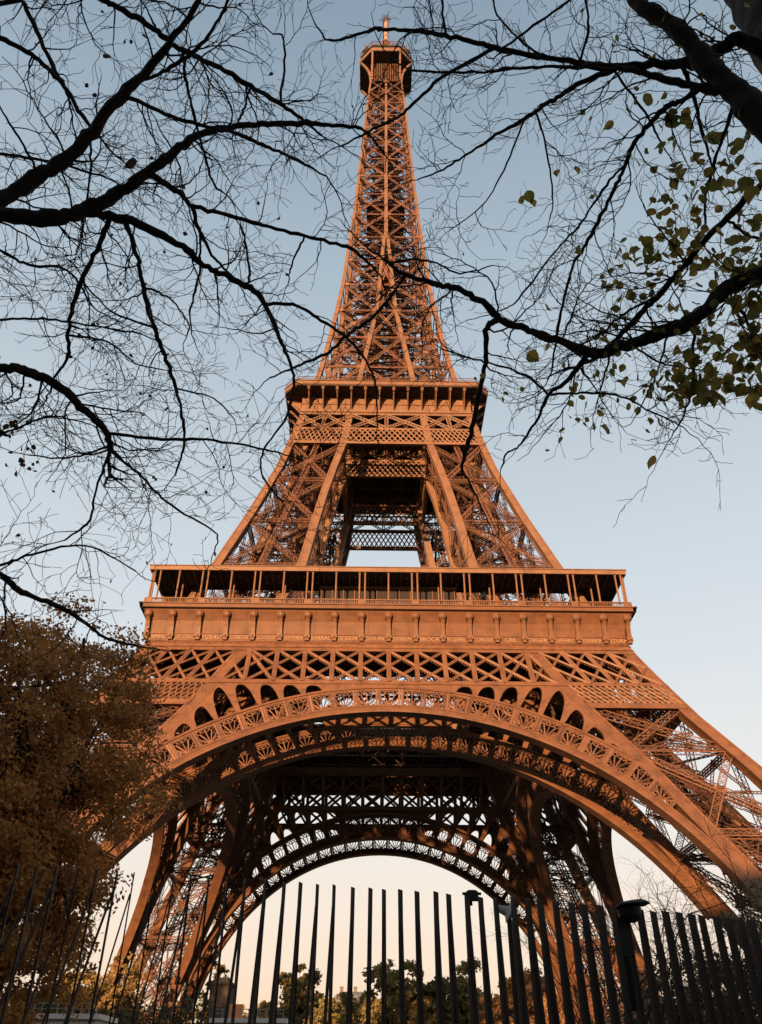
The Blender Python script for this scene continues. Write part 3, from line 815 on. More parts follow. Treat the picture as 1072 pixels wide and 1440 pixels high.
for i, (wd, h) in enumerate(((46, 39.5), (48, 38.5), (46, 40), (46, 38.5), (46, 39.5), (48, 38.5))):
    apartment(-195+i*47.5, -194, wd, 16, h-4.5, 'unseen pale stone apartment block with grey mansard roof, added behind the viewpoint to shade the foreground', 1, 'added shade-casting blocks behind the viewpoint', 5, 5)

# ------------------------------------------------------------------ foliage and branches
def leaf_cloud(b, blobs, n, size, shape=4, hang=0.0, rg=None, shell=0.5):
    """many leaf-sized faces scattered through a set of ellipsoids (cx,cy,cz,rx,ry,rz)"""
    rs = np.random.RandomState(rg or 1)
    vol = np.array([k[3]*k[4]*k[5] for k in blobs])**(2/3); vol /= vol.sum()
    pick = rs.choice(len(blobs), n, p=vol); B = np.array(blobs)[pick]
    d = rs.normal(size=(n, 3)); d /= np.linalg.norm(d, axis=1, keepdims=True)
    rad = rs.uniform(0, 1, (n, 1))**shell*(1+.12*rs.normal(size=(n, 1)))
    C0 = B[:, :3]+d*rad*B[:, 3:6]
    # clumping: keep leaves where a noise field is high, so gaps open in the crown
    a = rs.normal(size=(n, 3)); a /= np.linalg.norm(a, axis=1, keepdims=True)
    r2 = rs.normal(size=(n, 3)); c = np.cross(a, r2); c /= np.linalg.norm(c, axis=1, keepdims=True)
    s = size*rs.uniform(.6, 1.35, (n, 1))
    for i in range(n):
        p = C0[i]
        u, v = a[i]*s[i], c[i]*s[i]
        i0 = b.verts([tuple(p-v), tuple(p+u*.55-v*.1), tuple(p+v), tuple(p-u*.55-v*.1)])
        b.f.append((i0, i0+1, i0+2, i0+3))
    return C0
def clumpy(blobs, n, r, seed, keep=None):
    """replace big ellipsoids by many small leaf clumps spread through them"""
    rs = np.random.RandomState(seed); out = []
    vol = np.array([k[3]*k[4]*k[5] for k in blobs])**.8; vol /= vol.sum()
    for i in rs.choice(len(blobs), n, p=vol):
        cx, cy, cz, rx, ry, rz = blobs[i]; d = rs.normal(size=3); d /= np.linalg.norm(d); t = rs.uniform(.25, 1)**.6
        q = r*rs.uniform(.6, 1.4)
        out.append((cx+d[0]*rx*t, cy+d[1]*ry*t, cz+d[2]*rz*t, q*1.15, q*1.15, q*.75))
    return out
def tree(name, base, blobs, trunk_r, nclump, clump_r, nleaf, leaf, lm, bm, seed, limbs=10, **tg):
    root = empty(name, tuple(base), **tg); base = np.array(base)
    rs = np.random.RandomState(seed); loc = [(k[0]-base[0], k[1]-base[1], k[2]-base[2], *k[3:]) for k in blobs]
    cl = clumpy(loc, nclump, clump_r, seed)
    b = MB(); leaf_cloud(b, cl, nleaf, leaf, rg=seed+1); b.build('crown', lm, root)
    b = MB(); top = max(k[2] for k in loc); mean = np.average([k[:2] for k in loc], axis=0)
    path = [V3(0, 0, -.3)]+[V3(mean[0]*t+rs.normal()*.03*top*(t > 0), mean[1]*t+rs.normal()*.03*top, top*t) for t in (.15, .35, .55, .8, 1.0)]
    b.tube(path, [trunk_r*1.35, trunk_r, trunk_r*.85, trunk_r*.65, trunk_r*.4, trunk_r*.12], 8)
    for i in range(limbs):
        t = rs.uniform(.25, .9); p = path[1]+(path[-1]-path[1])*t; q = V3(*cl[rs.randint(len(cl))][:3])
        m = (p+q)/2+rs.normal(size=3)*.06*np.linalg.norm(q-p)+V3(0, 0, .08*np.linalg.norm(q-p)); r = trunk_r*.38*(1-t*.6)
        b.tube([p, m, q], [r, r*.6, r*.15], 5)
        for j in range(3):
            q2 = V3(*cl[rs.randint(len(cl))][:3]); 
            if np.linalg.norm(q2-m) < np.linalg.norm(q-p)*1.0: b.tube([m, (m+q2)/2+rs.normal(size=3)*.1, q2], [r*.45, r*.3, r*.1], 4)
    b.build('trunk', bm, root)
    return root

# big leafy autumn tree at the left, beyond the fence
blobs = []
for x, y, d, rx, rz in ((55, 925, 19, 1.7, 1.25), (10, 970, 18, 1.8, 1.5), (120, 960, 19.5, 1.5, 1.3), (165, 985, 20, 1.0, 1.0), (60, 1040, 18.5, 2.0, 1.6), (150, 1080, 19.5, 1.5, 1.3),
                        (205, 1100, 20, .75, .8), (190, 1035, 20, .75, .75), (205, 1060, 20, .6, .6), (150, 925, 19.8, .8, .6), (180, 950, 20, .6, .6), (30, 1130, 18.5, 1.8, 1.5), (110, 1150, 19, 1.6, 1.4), (165, 1180, 19.6, .7, .8), (30, 1230, 18.5, 1.6, 1.3), (90, 1240, 19, 1.2, 1.1), (125, 1230, 19.5, .7, .6), (20, 1320, 18.5, 1.3, 1.3), (65, 1330, 19, .7, .9), (-60, 1000, 18, 2.4, 2.5), (-60, 1200, 18, 2.2, 2.2), (0, 930, 17.5, 1.4, 1.1), (5, 1060, 17.6, 1.5, 1.4), (0, 1180, 17.6, 1.4, 1.4), (40, 1280, 18, 1.4, 1.2), (75, 1390, 18.6, .9, 1.0), (-20, 1340, 18, 1.5, 1.4), (15, 1400, 18.5, 1.2, 1.0)):
    p = pixh(x, y, d); blobs.append((*p, rx, rx*1.2, rz))
pb = pixh(-30, 1430, 18.6); pb[2] = -.1
tree('leafy_tree', pb, blobs, .26, 640, .36, 88000, .050, LEAFB, BARK, 31, limbs=46,
     label='bushy tree with brown autumn leaves at the left, between the fence and the tower', cat='tree')

def far_tree(x, ytop, dist, wpx, lm, seed, label, name='distant_tree', group=None, nl=13000, ybot=1440, leaf=None, sq=1.0):
    t = pixh(x, ytop, dist); base = (t[0], t[1], -.1); h = t[2]; mpp = dist/F_PX/.82
    rw = wpx*mpp/2; rs = np.random.RandomState(seed); bl = []
    for k in range(9):
        an = rs.uniform(0, 6.28); rr = rw*.55*rs.uniform(.2, 1); z = h*rs.uniform(.35, .84)
        q = rw*rs.uniform(.38, .6); bl.append((t[0]+rr*math.cos(an), t[1]+rr*math.sin(an), z, q, q, min(q*.9*sq, h*.2)))
    bl.append((t[0], t[1], h*.88, rw*.55, rw*.55, h*.12)); bl.append((t[0], t[1], h*.5, rw*.85, rw*.8, h*.3))
    return tree(name, base, bl, max(.12, h*.016), 150, rw*.14, nl, leaf or dist/F_PX*2.8, lm, BARK2, seed, limbs=12, label=label, cat='tree', group=group)
G = 'trees beyond the tower'
for a in ((422, 1352, 235, 84, FARL1, 1, 'golden round-topped tree seen under the arch, left of the dark green one'),
          (470, 1392, 215, 95, FARL2, 2, 'low dark green tree under the arch, between the two golden trees'),
          (375, 1404, 225, 60, FARL1, 12, 'small ochre tree under the arch beside the white cabin roof'),
          (560, 1352, 245, 92, FARL1, 3, 'golden brown tree seen under the middle of the arch'),
          (612, 1376, 250, 60, FARL2, 4, 'shorter olive tree under the arch beside the tallest one'),
          (651, 1349, 250, 95, FARL2, 5, 'tallest olive tree under the right half of the arch'),
          (735, 1366, 255, 100, FARL3, 6, 'rust coloured tree under the right foot of the arch'),
          (690, 1392, 240, 66, FARL3, 7, 'low rust coloured tree just left of the rust tree at the arch foot'),
          (520, 1404, 240, 60, FARL2, 13, 'low olive tree under the middle of the arch, left of the golden brown tree'),
          (800, 1385, 230, 90, FARL3, 14, 'brown tree half hidden by fence and far right leg'),
          (118, 1358, 150, 70, FARL1, 8, 'golden tree seen under the left arch foot, beside the leafy tree'),
          (178, 1336, 165, 70, FARL1, 9, 'thin pale tree behind the far left leg foot'),
          (60, 1380, 130, 90, FARL2, 15, 'olive tree behind the big leafy tree at left'),
          (312, 1352, 190, 40, FARL1, 10, 'sparse pale tree beside the grey building under the arch')):
    far_tree(a[0], a[1], a[2], a[3], a[4], a[5], a[6], group=G, nl=2200 if a[5] in (9, 10) else 13000)
rsw = np.random.RandomState(91); bw = MB(); wl = []
for k in range(60):
    px_ = 40+k*17+rsw.uniform(-8, 8); p = pixh(px_, 1403+rsw.uniform(-8, 14), 262+rsw.uniform(-10, 14)); h = p[2]
    wl.append((p[0], p[1], h*.62, 3.4, 3.0, h*.38)); wl.append((p[0]+rsw.uniform(-2, 2), p[1]-2, h*.28, 4.0, 3.0, h*.3))
leaf_cloud(bw, wl, 30000, .75, rg=92)
tag(bw.build('far_woodland', FARL2), 'continuous low band of dull olive woodland behind the trees beyond the tower', 'woodland', kind='stuff')
def shrub(x, ytop, dist, wpx, lm, seed, label, nl=9000, name='evergreen_shrub', leaf=None):
    t = pixh(x, ytop, dist); h = t[2]; rw = wpx*dist/F_PX/.82/2; rs = np.random.RandomState(seed); bl = []
    for k in range(14):
        u = rs.uniform(-1, 1); z = h*rs.uniform(.1, .8)*(1-.35*abs(u)); q = rw*.3
        bl.append((t[0]+u*rw*.8, t[1]+rs.uniform(-.5, .5)*rw, z, q, q, min(q, h*.25)))
    bl.append((t[0], t[1], h*.4, rw*.8, rw*.6, h*.42))
    return tree(name, (t[0], t[1], -.1), bl, .12, 160, rw*.13, nl, leaf or dist/F_PX*2.2, lm, BARK, seed, limbs=14, label=label, cat='shrub')
shrub(232, 1368, 62, 175, HEDGE, 41, 'wide dark evergreen shrub in front of the far left leg foot')
shrub(1085, 1165, 24, 230, VINE, 42, 'tall brown vine covered shrub behind the right end of the fence', nl=22000, leaf=.062)
shrub(965, 1290, 30, 190, VINE, 43, 'rounded brown shrub behind the fence below the right leg', nl=24000, leaf=.07)
shrub(850, 1402, 60, 170, HEDGE, 44, 'low dark shrub behind the fence between both right legs')
shrub(20, 1395, 50, 150, HEDGE, 45, 'dark shrub under the brown leafy tree')

# far houses
def far_house(x, ytop, dist, wpx, label):
    t = pixh(x, ytop, dist); wd = wpx*dist/F_PX/.82
    return apartment(t[0], t[1], wd, 14, t[2]-5.0, label, -1, 'houses far beyond the tower', 5, 5)
far_house(500, 1398, 340, 46, 'pale house with mansard roof far beyond the tower, right of the dark green tree')
far_house(600, 1402, 345, 44, 'grey roofed house far beyond the tower behind the olive trees')
# grey stone block and white cabin under the arch
t = pixh(314, 1386, 150)
st = empty('stone_building', (t[0], t[1], -.1), label='grey stone building with flat roof at the edge of the far left leg', cat='building')
b = MB(); hw = 1.5; b.box(-hw, hw, -3, 3, 0, t[2]); b.build('wall', STONE2, st)
b = MB(); b.box(-hw-.3, hw+.3, -3.3, 3.3, t[2], t[2]+.35); b.box(-hw+.4, hw-.4, -2.4, 2.4, t[2]+.35, t[2]+1.0); b.build('roof', STONE2, st)
wn = None
for i in range(2):
    for j in range(3):
        if wn is None: b = MB(); b.box(-.45, .45, -.06, .06, -.9, .9); wn = o = b.build('window', PANE, st)
        else: o = wn.copy(); COL.objects.link(o); o.parent = st
        o.location = ((i-.5)*1.5, -3.04, 3+j*3)
def cabin(x0, x1, ytop, dist, label):
    p, q = pixh(x0, ytop, dist), pixh(x1, ytop, dist); c = (p+q)/2; wd = np.linalg.norm((q-p)[:2]); h = c[2]
    r = empty('white_cabin', (c[0], c[1], -.1), label=label, cat='cabin')
    b = MB(); b.box(-wd/2, wd/2, -1.4, 1.4, 0, h-.15); b.build('wall', WHITEM, r)
    b = MB(); b.box(-wd/2-.2, wd/2+.2, -1.6, 1.6, h-.15, h+.05); b.build('roof', WHITEM, r)
    b = MB(); 
    for k in range(9): u = -wd/2+wd*k/8; b.bar((u, -1.5, h+.05), (u, -1.5, h+.45), .03)
    b.bar((-wd/2, -1.5, h+.45), (wd/2, -1.5, h+.45), .035); b.bar((-wd/2, -1.5, h+.25), (wd/2, -1.5, h+.25), .025)
    b.build('railing', GREYM, r)
cabin(60, 150, 1427, 46, 'long white flat roofed cabin with railing, under the leafy tree')
cabin(306, 402, 1433, 52, 'white flat roofed cabin with railing, under the arch')
t = pixh(333, 1412, 56)
b = MB(); b.loft([[(t[0]-.4,t[1],z),(t[0]+.4,t[1],z),(t[0]+.4,t[1]+.12,z),(t[0]-.4,t[1]+.12,z)] for z in (t[2]-1.3, t[2])])
b.bar((t[0]-.42, t[1]+.06, -.1), (t[0]-.42, t[1]+.06, t[2]-1.3), .09); b.bar((t[0]+.42, t[1]+.06, -.1), (t[0]+.42, t[1]+.06, t[2]-1.3), .09)
tag(b.build('orange_panel', mat('orange_board', (0.75, 0.22, 0.06), 0.6, var=.1)), 'small plain orange board on two posts behind the white cabin', 'board')

# ------------------------------------------------------------------ fence of paired steel blades
fence = empty('blade_fence', (CAM.x, CAM.y+8.5, 0), label='tall curved security fence of dark steel blades with raking stays', cat='fence')
FX = lambda u: (CAM.x+u, CAM.y+8.47+.33*u+.015*u*u)
e1 = V3(math.sin(R(-15)), math.cos(R(-15)), 0); e2 = V3(e1[1], -e1[0], 0)
b = MB()
def sect(c, z, wd, th): c = V3(c[0], c[1], z); return [c-e1*wd/2-e2*th/2, c-e1*wd/2+e2*th/2, c+e1*wd/2+e2*th/2, c+e1*wd/2-e2*th/2]
rings = [sect((0, 0), z, .12, .012) for z in (0, 3.2)]
rings[1][0][2] -= .012; rings[1][1][2] -= .012; rings[1][2][2] += .02; rings[1][3][2] += .02
b.loft(rings); bl = b.build('blade', BLADE, fence)
b = MB(); b.loft([sect((0, -.55*(3.02-z)), z-3.02, .10, .012) for z in (0, 3.02)]); stay = b.build('raking_stay', BLADE, bl); stay.location = (0, -.03, 3.02)
def lean(st, u): st.rotation_euler.x = math.atan(.55)-math.atan(.55*float(np.interp(u, (-2.6, 0, 1.5, 2.6), (1.0, .75, .4, .08))))
rg = random.Random(4)
for k in range(-25, 36):
    u = -.01+.161*k; x, y = FX(u)
    if k == -25: o = bl; lean(stay, u)
    else:
        o = bl.copy(); COL.objects.link(o); s = stay.copy(); COL.objects.link(s); s.parent = o; lean(s, u)
    o.location = (x-CAM.x, y-CAM.y-8.5, rg.uniform(-.012, .008)); o.rotation_euler = (R(rg.uniform(-.25, .25)), R(rg.uniform(-.3, .3)), R(rg.uniform(-3, 3)))
b = MB()
for u in np.arange(-4.2, 5.6, .35):
    x, y = FX(u); x2, y2 = FX(u+.35)
    b.bar((x-CAM.x, y-CAM.y-8.5, .06), (x2-CAM.x, y2-CAM.y-8.5, .06), .2, .12)
b.build('base_rail', BLADE, fence)
def at_fence(px, py, off=0.0):
    d = ray(px, py); lo = 7.0
    for t in np.linspace(7, 14, 2000):
        p = CAMN+d*t
        if p[1] > FX(p[0]-CAM.x)[1]+off: return p
# small lamp head clamped between two blades
p = at_fence(664, 1260, -.03)
fl = empty('floodlight', tuple(p), label='small black lamp head clamped across the tops of two fence blades', cat='lamp')
b = MB(); b.loft([[(x, y, z) for x, y in ((-.075,-.05),(.075,-.05),(.075,.05),(-.075,.05))] for z in (-.055, .05)]); b.loft([[(x*s, y*s, z) for x, y in ((-.06,-.045),(.06,-.045),(.06,.045),(-.06,.045))] for z, s in ((.05, 1), (.066, .8))]); b.build('housing', BLACKM, fl)
b = MB(); b.bar((-.12, .02, .03), (.12, .02, .03), .03); b.bar((-.03, 0, -.05), (-.03, 0, -.11), .05, .05); b.build('clamp', BLACKM, fl)
fl.scale = (.78, .78, .78)
p = at_fence(886, 1281, -.10)
cm = empty('camera_housing', tuple(p), label='bulky black camera housing with hood on top of the fence at right', cat='camera')
b = MB(); b.loft([[(.115*r*math.cos(t), .13*r*math.sin(t), z) for t in np.linspace(0, 2*math.pi, 17)[:-1]] for z, r in ((-.11,.35),(-.09,.7),(-.05,.95),(0,1.05),(.03,1.0),(.05,.8))]); b.build('housing', BLACKM, cm)
b = MB(); b.loft([[(x*q, y*q, z+x*.10) for x, y in ((-.15,-.15),(.0,-.19),(.15,-.16),(.21,-.05),(.20,.12),(0,.16),(-.15,.13))] for z, q in ((.045, 1), (.06, 1), (.085, .72))]); b.build('hood', BLACKM, cm)
b = MB(); b.box(-.16, -.02, .0, .06, -.42, -.06); b.bar((-.1, .03, -.42), (-.1, .03, -.9), .06); b.build('bracket', BLACKM, cm)
p = at_fence(710, 1284, 1.2)
lp = empty('grey_loudspeaker', (p[0], p[1], 0), label='grey horn loudspeaker on a thin pole just behind the fence', cat='loudspeaker')
b = MB(); b.tube([(-.10,.02,p[2]+.06),(.02,0,p[2]+.02),(.06,0,p[2])], [.03,.055,.12], 12); b.build('horn', GREYM, lp)
b = MB(); b.tube([(.06,.08,0),(.06,.08,p[2]-.1),(.05,.05,p[2])], [.035,.03,.03], 8); b.build('pole', BLADE, lp)

# ------------------------------------------------------------------ near trees with overhanging bare branches
def catmull(P, n):
    P = [np.array(q, float) for q in P]; P = [2*P[0]-P[1]]+P+[2*P[-1]-P[-2]]; out = []
    for i in range(1, len(P)-2):
        for t in np.linspace(0, 1, n, endpoint=False):
            a, b_, c, d = P[i-1], P[i], P[i+1], P[i+2]
            out.append(.5*((2*b_)+(c-a)*t+(2*a-5*b_+4*c-d)*t*t+(3*b_-a-3*c+d)*t**3))
    out.append(P[-2]); return out
class Branches:
    def __init__(s, seed): s.rs = np.random.RandomState(seed); s.samples = []; s.lines = []; s.limb = MB(); s.twig = MB(); s.tips = []
    def depth(s, p): return float((p-CAMN)@np.array(CF))
    def trace(s, pts, d0=None, d1=None, twig=1.0, root=None, rr=None, steps=7, lift=.25):
        P = np.array(pts, float)
        if d0 is None:                                      # grows from the nearest limb already built
            S = np.array([(q[0], q[1]) for q in s.samples]); k = int(np.argmin(((S-P[0,:2])**2).sum(1))); d0 = s.samples[k][2]
            P[0,:2] = S[k] if np.hypot(*(S[k]-P[0,:2])) < 40 else P[0,:2]
        L = np.hypot(*np.diff(P[:,:2], axis=0).T).sum()
        if d1 is None: d1 = d0*(1+s.rs.uniform(-.22, .22)*min(1, L/500))
        Q = catmull(P, steps); n = len(Q); pts3, rad = [], []
        jit = s.rs.normal(size=(n, 2)).cumsum(0)*.0
        for i, q in enumerate(Q):
            t = i/(n-1); d = d0+(d1-d0)*t
            wob = s.rs.normal(size=2)*min(1.3, .35+q[2]*.08) if 0 < i < n-1 else np.zeros(2)
            p = pix(q[0]+wob[0], q[1]+wob[1], d); pts3.append(p)
            r = max(q[2]*.92, 1.6)/2*s.depth(p)/F_PX*(1+.10*s.rs.normal()); rad.append(max(r, .0022))
            s.samples.append((q[0], q[1], d))
        rad = list(np.convolve([rad[0]]+rad+[rad[-1]], [.25, .5, .25], 'valid'))
        if root is not None:
            pre = catmull([root, (np.array(root)+pts3[0])/2+V3(0, 0, lift), pts3[0]], 5)[:-1]
            r0 = rr or rad[0]*1.4
            rad = [r0+(rad[0]-r0)*i/len(pre) for i in range(len(pre))]+rad; pts3 = pre+pts3
        s.limb.tube(pts3, rad, 10 if max(rad) > .012 else 5, .35 if max(rad) > .01 else 0); s.lines.append((pts3, rad, twig))
        # continue the tip as a fine twig
        dv = unit(pts3[-1]-pts3[-2]); s.grow(pts3[-1], dv, .35*min(1.6, .5+twig), rad[-1]*.9, 2)
    def grow(s, p, d, L, r, lev):
        n = max(3, int(L/.055)); st = L/n; pts = [p]; rad = [r]; cur = d.copy(); rs = s.rs; bend = rs.normal(size=3)*.20
        for i in range(n):
            z = (1 if i % 2 else -1)*.22; side = unit(np.cross(cur, V3(.3, .2, 1)))
            cur = unit(cur+bend*.5+side*z+rs.normal(size=3)*.17); pts.append(pts[-1]+cur*st); rad.append(max(r*(1-.7*(i+1)/n), .0018))
            if lev > 0 and i > 0 and rs.rand() < (.62 if lev == 2 else .40):
                e = unit(cur*.75+unit(np.cross(cur, rs.normal(size=3)))*rs.uniform(.6, 1.1))
                s.grow(pts[-1], e, L*rs.uniform(.25, .55), max(rad[-1]*.72, .0023), lev-1)
        s.twig.tube(pts, rad, 3)
        if rs.rand() < .3: s.tips.append(pts[-1])
    def sprout(s, per_m, Lr=(.25, .8)):
        rs = s.rs
        for pts, rad, tw in s.lines:
            for a, c, r in zip(pts[:-1], pts[1:], rad):
                m = np.linalg.norm(c-a); k = rs.poisson(per_m*tw*m)
                rel = (a-CAMN); dz = rel@np.array(CF)
                if dz < .5: continue
                xx, yy = IW/2+F_PX*(rel@np.array(CR))/dz, IH/2-F_PX*(rel@np.array(CU))/dz
                if not (-120 < xx < IW+120 and -160 < yy < IH): continue
                dv = unit(c-a)
                for _ in range(k):
                    e = unit(dv*rs.uniform(.2, .9)+unit(np.cross(dv, rs.normal(size=3))))
                    s.grow(a+(c-a)*rs.rand(), e, rs.uniform(*Lr)*(.75 if r < .006 else 1), min(max(r*.42, .0042), .0085), 2)
def z_at(px, py, hd): return pixh(px, py, hd)[2]

# left tree: trunk stands out of frame
tl = V3(CAM.x-5.6, CAM.y+3.1, 0)
LT = Branches(21)
lroot = empty('bare_tree', tuple(tl), label='leafless tree at the left whose long dark boughs reach over the view', cat='tree')
LT.limb.tube([tl+V3(0,0,-.3), tl+V3(0,0,.4), tl+V3(.05,.03,2), tl+V3(.02,.08,4), tl+V3(.12,.1,6.2), tl+V3(.1,.2,8.6), tl+V3(.3,.3,11)], [.36,.27,.23,.21,.17,.12,.05], 12)
T = lambda z: tl+V3(.1, .1, z)
LT.trace([(0,282,24),(50,252,22),(101,217,20),(151,156,18),(201,106,15),(242,55,10),(280,0,8),(300,-60,6)], 6.2, 6.6, .9, root=T(3.6), rr=.11)
LT.trace([(0,302,24),(75,307,23),(116,297,22),(166,272,18),(201,247,16),(242,217,12),(282,189,11),(342,176,9),(403,174,8),(453,174,7),(509,181,5)], 6.4, 7.0, .8, root=T(3.5), rr=.11)
LT.trace([(0,518,14),(40,523,14),(86,544,13),(116,576,12),(146,601,11),(156,632,9)], 6.0, 5.8, 1.0, root=T(2.9), rr=.07)
LT.trace([(0,806,8),(30,833,8),(80,851,7),(115,873,5.5),(151,898,4.5),(195,909,3.5)], 6.0, 6.3, .5, root=T(2.2), rr=.04)
LT.trace([(0,53,9),(50,81,8),(86,116,7),(108,151,6),(126,176,5)], 7.0, 6.6, 1.2, root=T(6.5), rr=.05)
LT.trace([(30,0,7),(55,50,7),(81,106,6),(90,118,5)], 7.4, 6.9, 1.2, root=T(7.5), rr=.05)
LT.trace([(146,0,9),(181,18,9),(222,45,9),(252,68,8),(302,93,8),(353,121,7),(393,146,6),(428,171,5),(453,191,3)], 7.6, 7.2, 1.0, root=T(9.6), rr=.06, lift=1.2)
LT.trace([(0,216,5),(40,222,4.5),(90,232,4),(150,250,3)], 6.6, 6.9, 1.1, root=T(5.0), rr=.03)
LT.trace([(0,795,4),(45,780,3.5),(121,768,3),(191,803,2)], 6.3, 6.6, .9, root=T(2.4), rr=.025)
LT.trace([(0,352,5),(40,372,4),(95,380,3.5),(130,430,3)], 6.4, 6.9, 1.1, root=T(3.2), rr=.03)
LT.trace([(0,450,4),(60,448,4),(110,455,3),(200,470,2.5)], 6.1, 6.4, 1.1, root=T(3.0), rr=.03)
LT.trace([(0,610,4),(30,600,3.5),(70,585,3),(110,592,2)], 6.1, 6.0, 1.2, root=T(2.7), rr=.03)
for l in ([(116,302,15),(186,312,14),(257,348,11),(287,373,9),(327,393,9),(368,420,8),(393,475,6),(410.6,516,5),(413,543,4),(403,586,3.5),(373,629,3),(368,667,2.6),(398,707,2.2)],
          [(373,423,5),(418,430,5),(458,455,4.5),(494,480,4),(519,516,3.5),(529,546,3),(531,600,2)],
          [(211,249,10),(252,272,8),(272,290,7),(312,300,6),(363,315,5.5),(428,332,5),(489,347.6,5),(523,373,4)],
          [(272,292,7),(282,327,6),(302,363,4),(332,393,3)], [(284,327,4),(282,373,4),(272,420,3.5),(267,440,3)],
          [(156,312,8),(136,353,7),(111,403,7),(96,465,6),(96,500,5),(76,531,3)],
          [(171,317,8),(191,353,7),(201.5,403,7),(217,460,7),(234,506,6),(247,546,5),(257,586,4.5),(259,627,4),(247,667,2.5)],
          [(201,116,4),(217,108,5),(262,81,6),(297,45,5),(322,0,5),(330,-40,4)],
          [(184,151,7),(242,164,6),(302,181,6),(327,186,6),(363,201,5),(403,217,5),(441,237,4)],
          [(252,76,5),(262,116,5),(275,171,4.5),(287,212,4),(300,257,3.5),(322,277,2.5)],
          [(148,610,6),(227,617,5),(302,619,4),(373,632,3),(420,645,2)], [(152,640,5),(136,687,4),(126,732,4),(91,760,3)],
          [(160,637,5),(201,672,4),(242,712,3.5),(302,748,2.5),(302,775,2)], [(146,632,4),(96,644,3),(40,640,2.5)],
          [(60,537,4),(48,575,3),(20,600,2)], [(353,122,4),(340,160,3.5),(332,176,3)], [(393,146,4),(400,100,4),(398,52,3.5),(384,48,2.5)],
          [(130,175,4),(128,230,4),(120,300,3.5)], [(222,46,4),(210,20,3),(180,-30,3)], [(60,252,4),(30,200,4),(0,150,3)],
          [(327,393,5),(350,395,4),(345,340,3)], [(430,332,3),(411,370,3),(405,400,2)], [(247,546,3),(300,560,2.5),(330,590,2)],
          [(96,470,4),(150,480,3),(190,510,2.5),(230,520,2)], [(217,460,4),(160,440,3),(120,400,2.5)], [(201,403,4),(240,420,3),(265,455,2.5),(262,475,2)]):
    LT.trace(l, twig=.95 if l[0][0] < 260 else .6)
LT.sprout(8.5)
b0 = LT.limb.build('bough', BARK, lroot, smooth=True); b0.location = -lroot.location
LT.twig.build('twig', BARK, b0)

def leaves(name, pts, m, parent, size, seed, view=False):
    rs = np.random.RandomState(seed); b = MB()
    for p, sc in pts:
        p = np.array(p, float); s = size*sc*rs.uniform(.8, 1.2)
        a = unit(V3(*rs.normal(size=3))*.8+V3(0, 0, -1.0)); c = unit(np.cross(a, rs.normal(size=3))); nn = np.cross(a, c); f = rs.uniform(.1, .45)
        out = [(-.12, .0), (-.05, .22), (.12, .42), (.38, .48), (.68, .34), (.9, .14), (1.08, 0)]
        ctr = [tuple(p+a*s*u) for u, v in ((.0, 0), (.35, 0), (.7, 0), (1.08, 0))]
        for sd in (-1, 1):
            ed = [p+a*s*u+c*s*v*sd*1.02+nn*s*(v*f+.06*math.sin(u*7+seed)) for u, v in out]
            i0 = b.verts([tuple(e) for e in ed]); j0 = b.verts([tuple(p-a*s*.02), tuple(p+a*s*.4), tuple(p+a*s*.75)])
            b.f += [(j0, i0, i0+1, i0+2), (j0, i0+2, i0+3, j0+1), (j0+1, i0+3, i0+4, j0+2), (j0+2, i0+4, i0+5, i0+6)] if sd > 0 else [(j0, i0+2, i0+1, i0), (j0, j0+1, i0+3, i0+2), (j0+1, j0+2, i0+4, i0+3), (j0+2, i0+6, i0+5, i0+4)]
        q = p-a*s*.12; b.tube([q, q-a*s*.35+nn*s*.1, q-a*s*.7+V3(0,0,s*.25)], [.0012, .0012, .0014], 3)
    return b.build(name, m, parent)
def bpos(BR, px, py):
    S = np.array([(q[0], q[1]) for q in BR.samples]); k = int(np.argmin(((S-np.array([px, py]))**2).sum(1))); return pix(px, py, BR.samples[k][2])
rs0 = np.random.RandomState(5)
pl = [(bpos(LT, 192, 228), 1.0), (bpos(LT, 146, 76), .6), (bpos(LT, 176, 57), .45), (bpos(LT, 205, 52), .6), (bpos(LT, 120, 118), .5), (bpos(LT, 236, 572), .6), (bpos(LT, 302, 779), .4), (bpos(LT, 217, 528), .5), (bpos(LT, 258, 328), .35)]
pl += [(bpos(LT, rs0.uniform(0, 50), rs0.uniform(590, 665)), rs0.uniform(.3, .55)) for _ in range(26)]
pl += [(bpos(LT, 128+rs0.normal()*8, 455+rs0.normal()*10), .35) for _ in range(7)] + [(p, rs0.uniform(.2, .35)) for p in LT.tips[::9]]
leaves('dry_foliage', pl, LEAFD, b0, .085, 8)

# right tree: linden with its last yellow leaves; trunk at the upper right corner
dR = ray(1011, 0); azR = math.atan2(dR[0], dR[1])+.075; HDR = 4.4
tr = V3(CAM.x+HDR*math.sin(azR), CAM.y+HDR*math.cos(azR), 0)
RT = Branches(33)
rroot = empty('linden_tree', tuple(tr), label='linden tree at the right with thick dark limbs and a few yellow green leaves', cat='tree')
tb = MB(); zt = np.linspace(-.3, 13, 160); tb.tube([tr+V3(0,0,z) for z in zt], list(np.interp(zt, (-.3,.3,1.2,3,5,7,9,11.5,13), (.55,.42,.37,.345,.33,.32,.30,.26,.2))), 40, .13)
T = lambda z: tr+V3(-.05, -.05, z)
RT.trace([(1072,172,40),(1036,129,37),(997,94,34),(962,50,27),(907,10,24),(880,-20,21),(830,-90,16)], 6.6, 7.6, .5, root=T(5.3), rr=.15)
RT.trace([(1036,52,21),(1006,74,19),(977,87,17),(927,90,13),(867,94,11),(818,89,9),(763,79,8),(704,69,8),(659,57,7),(600,45,7),(540,42,6),(529,40,6),(505,48,4),(463,57,3),(443,33,2.2)], 7.2, 6.7, .5, root=T(7.0), rr=.09)
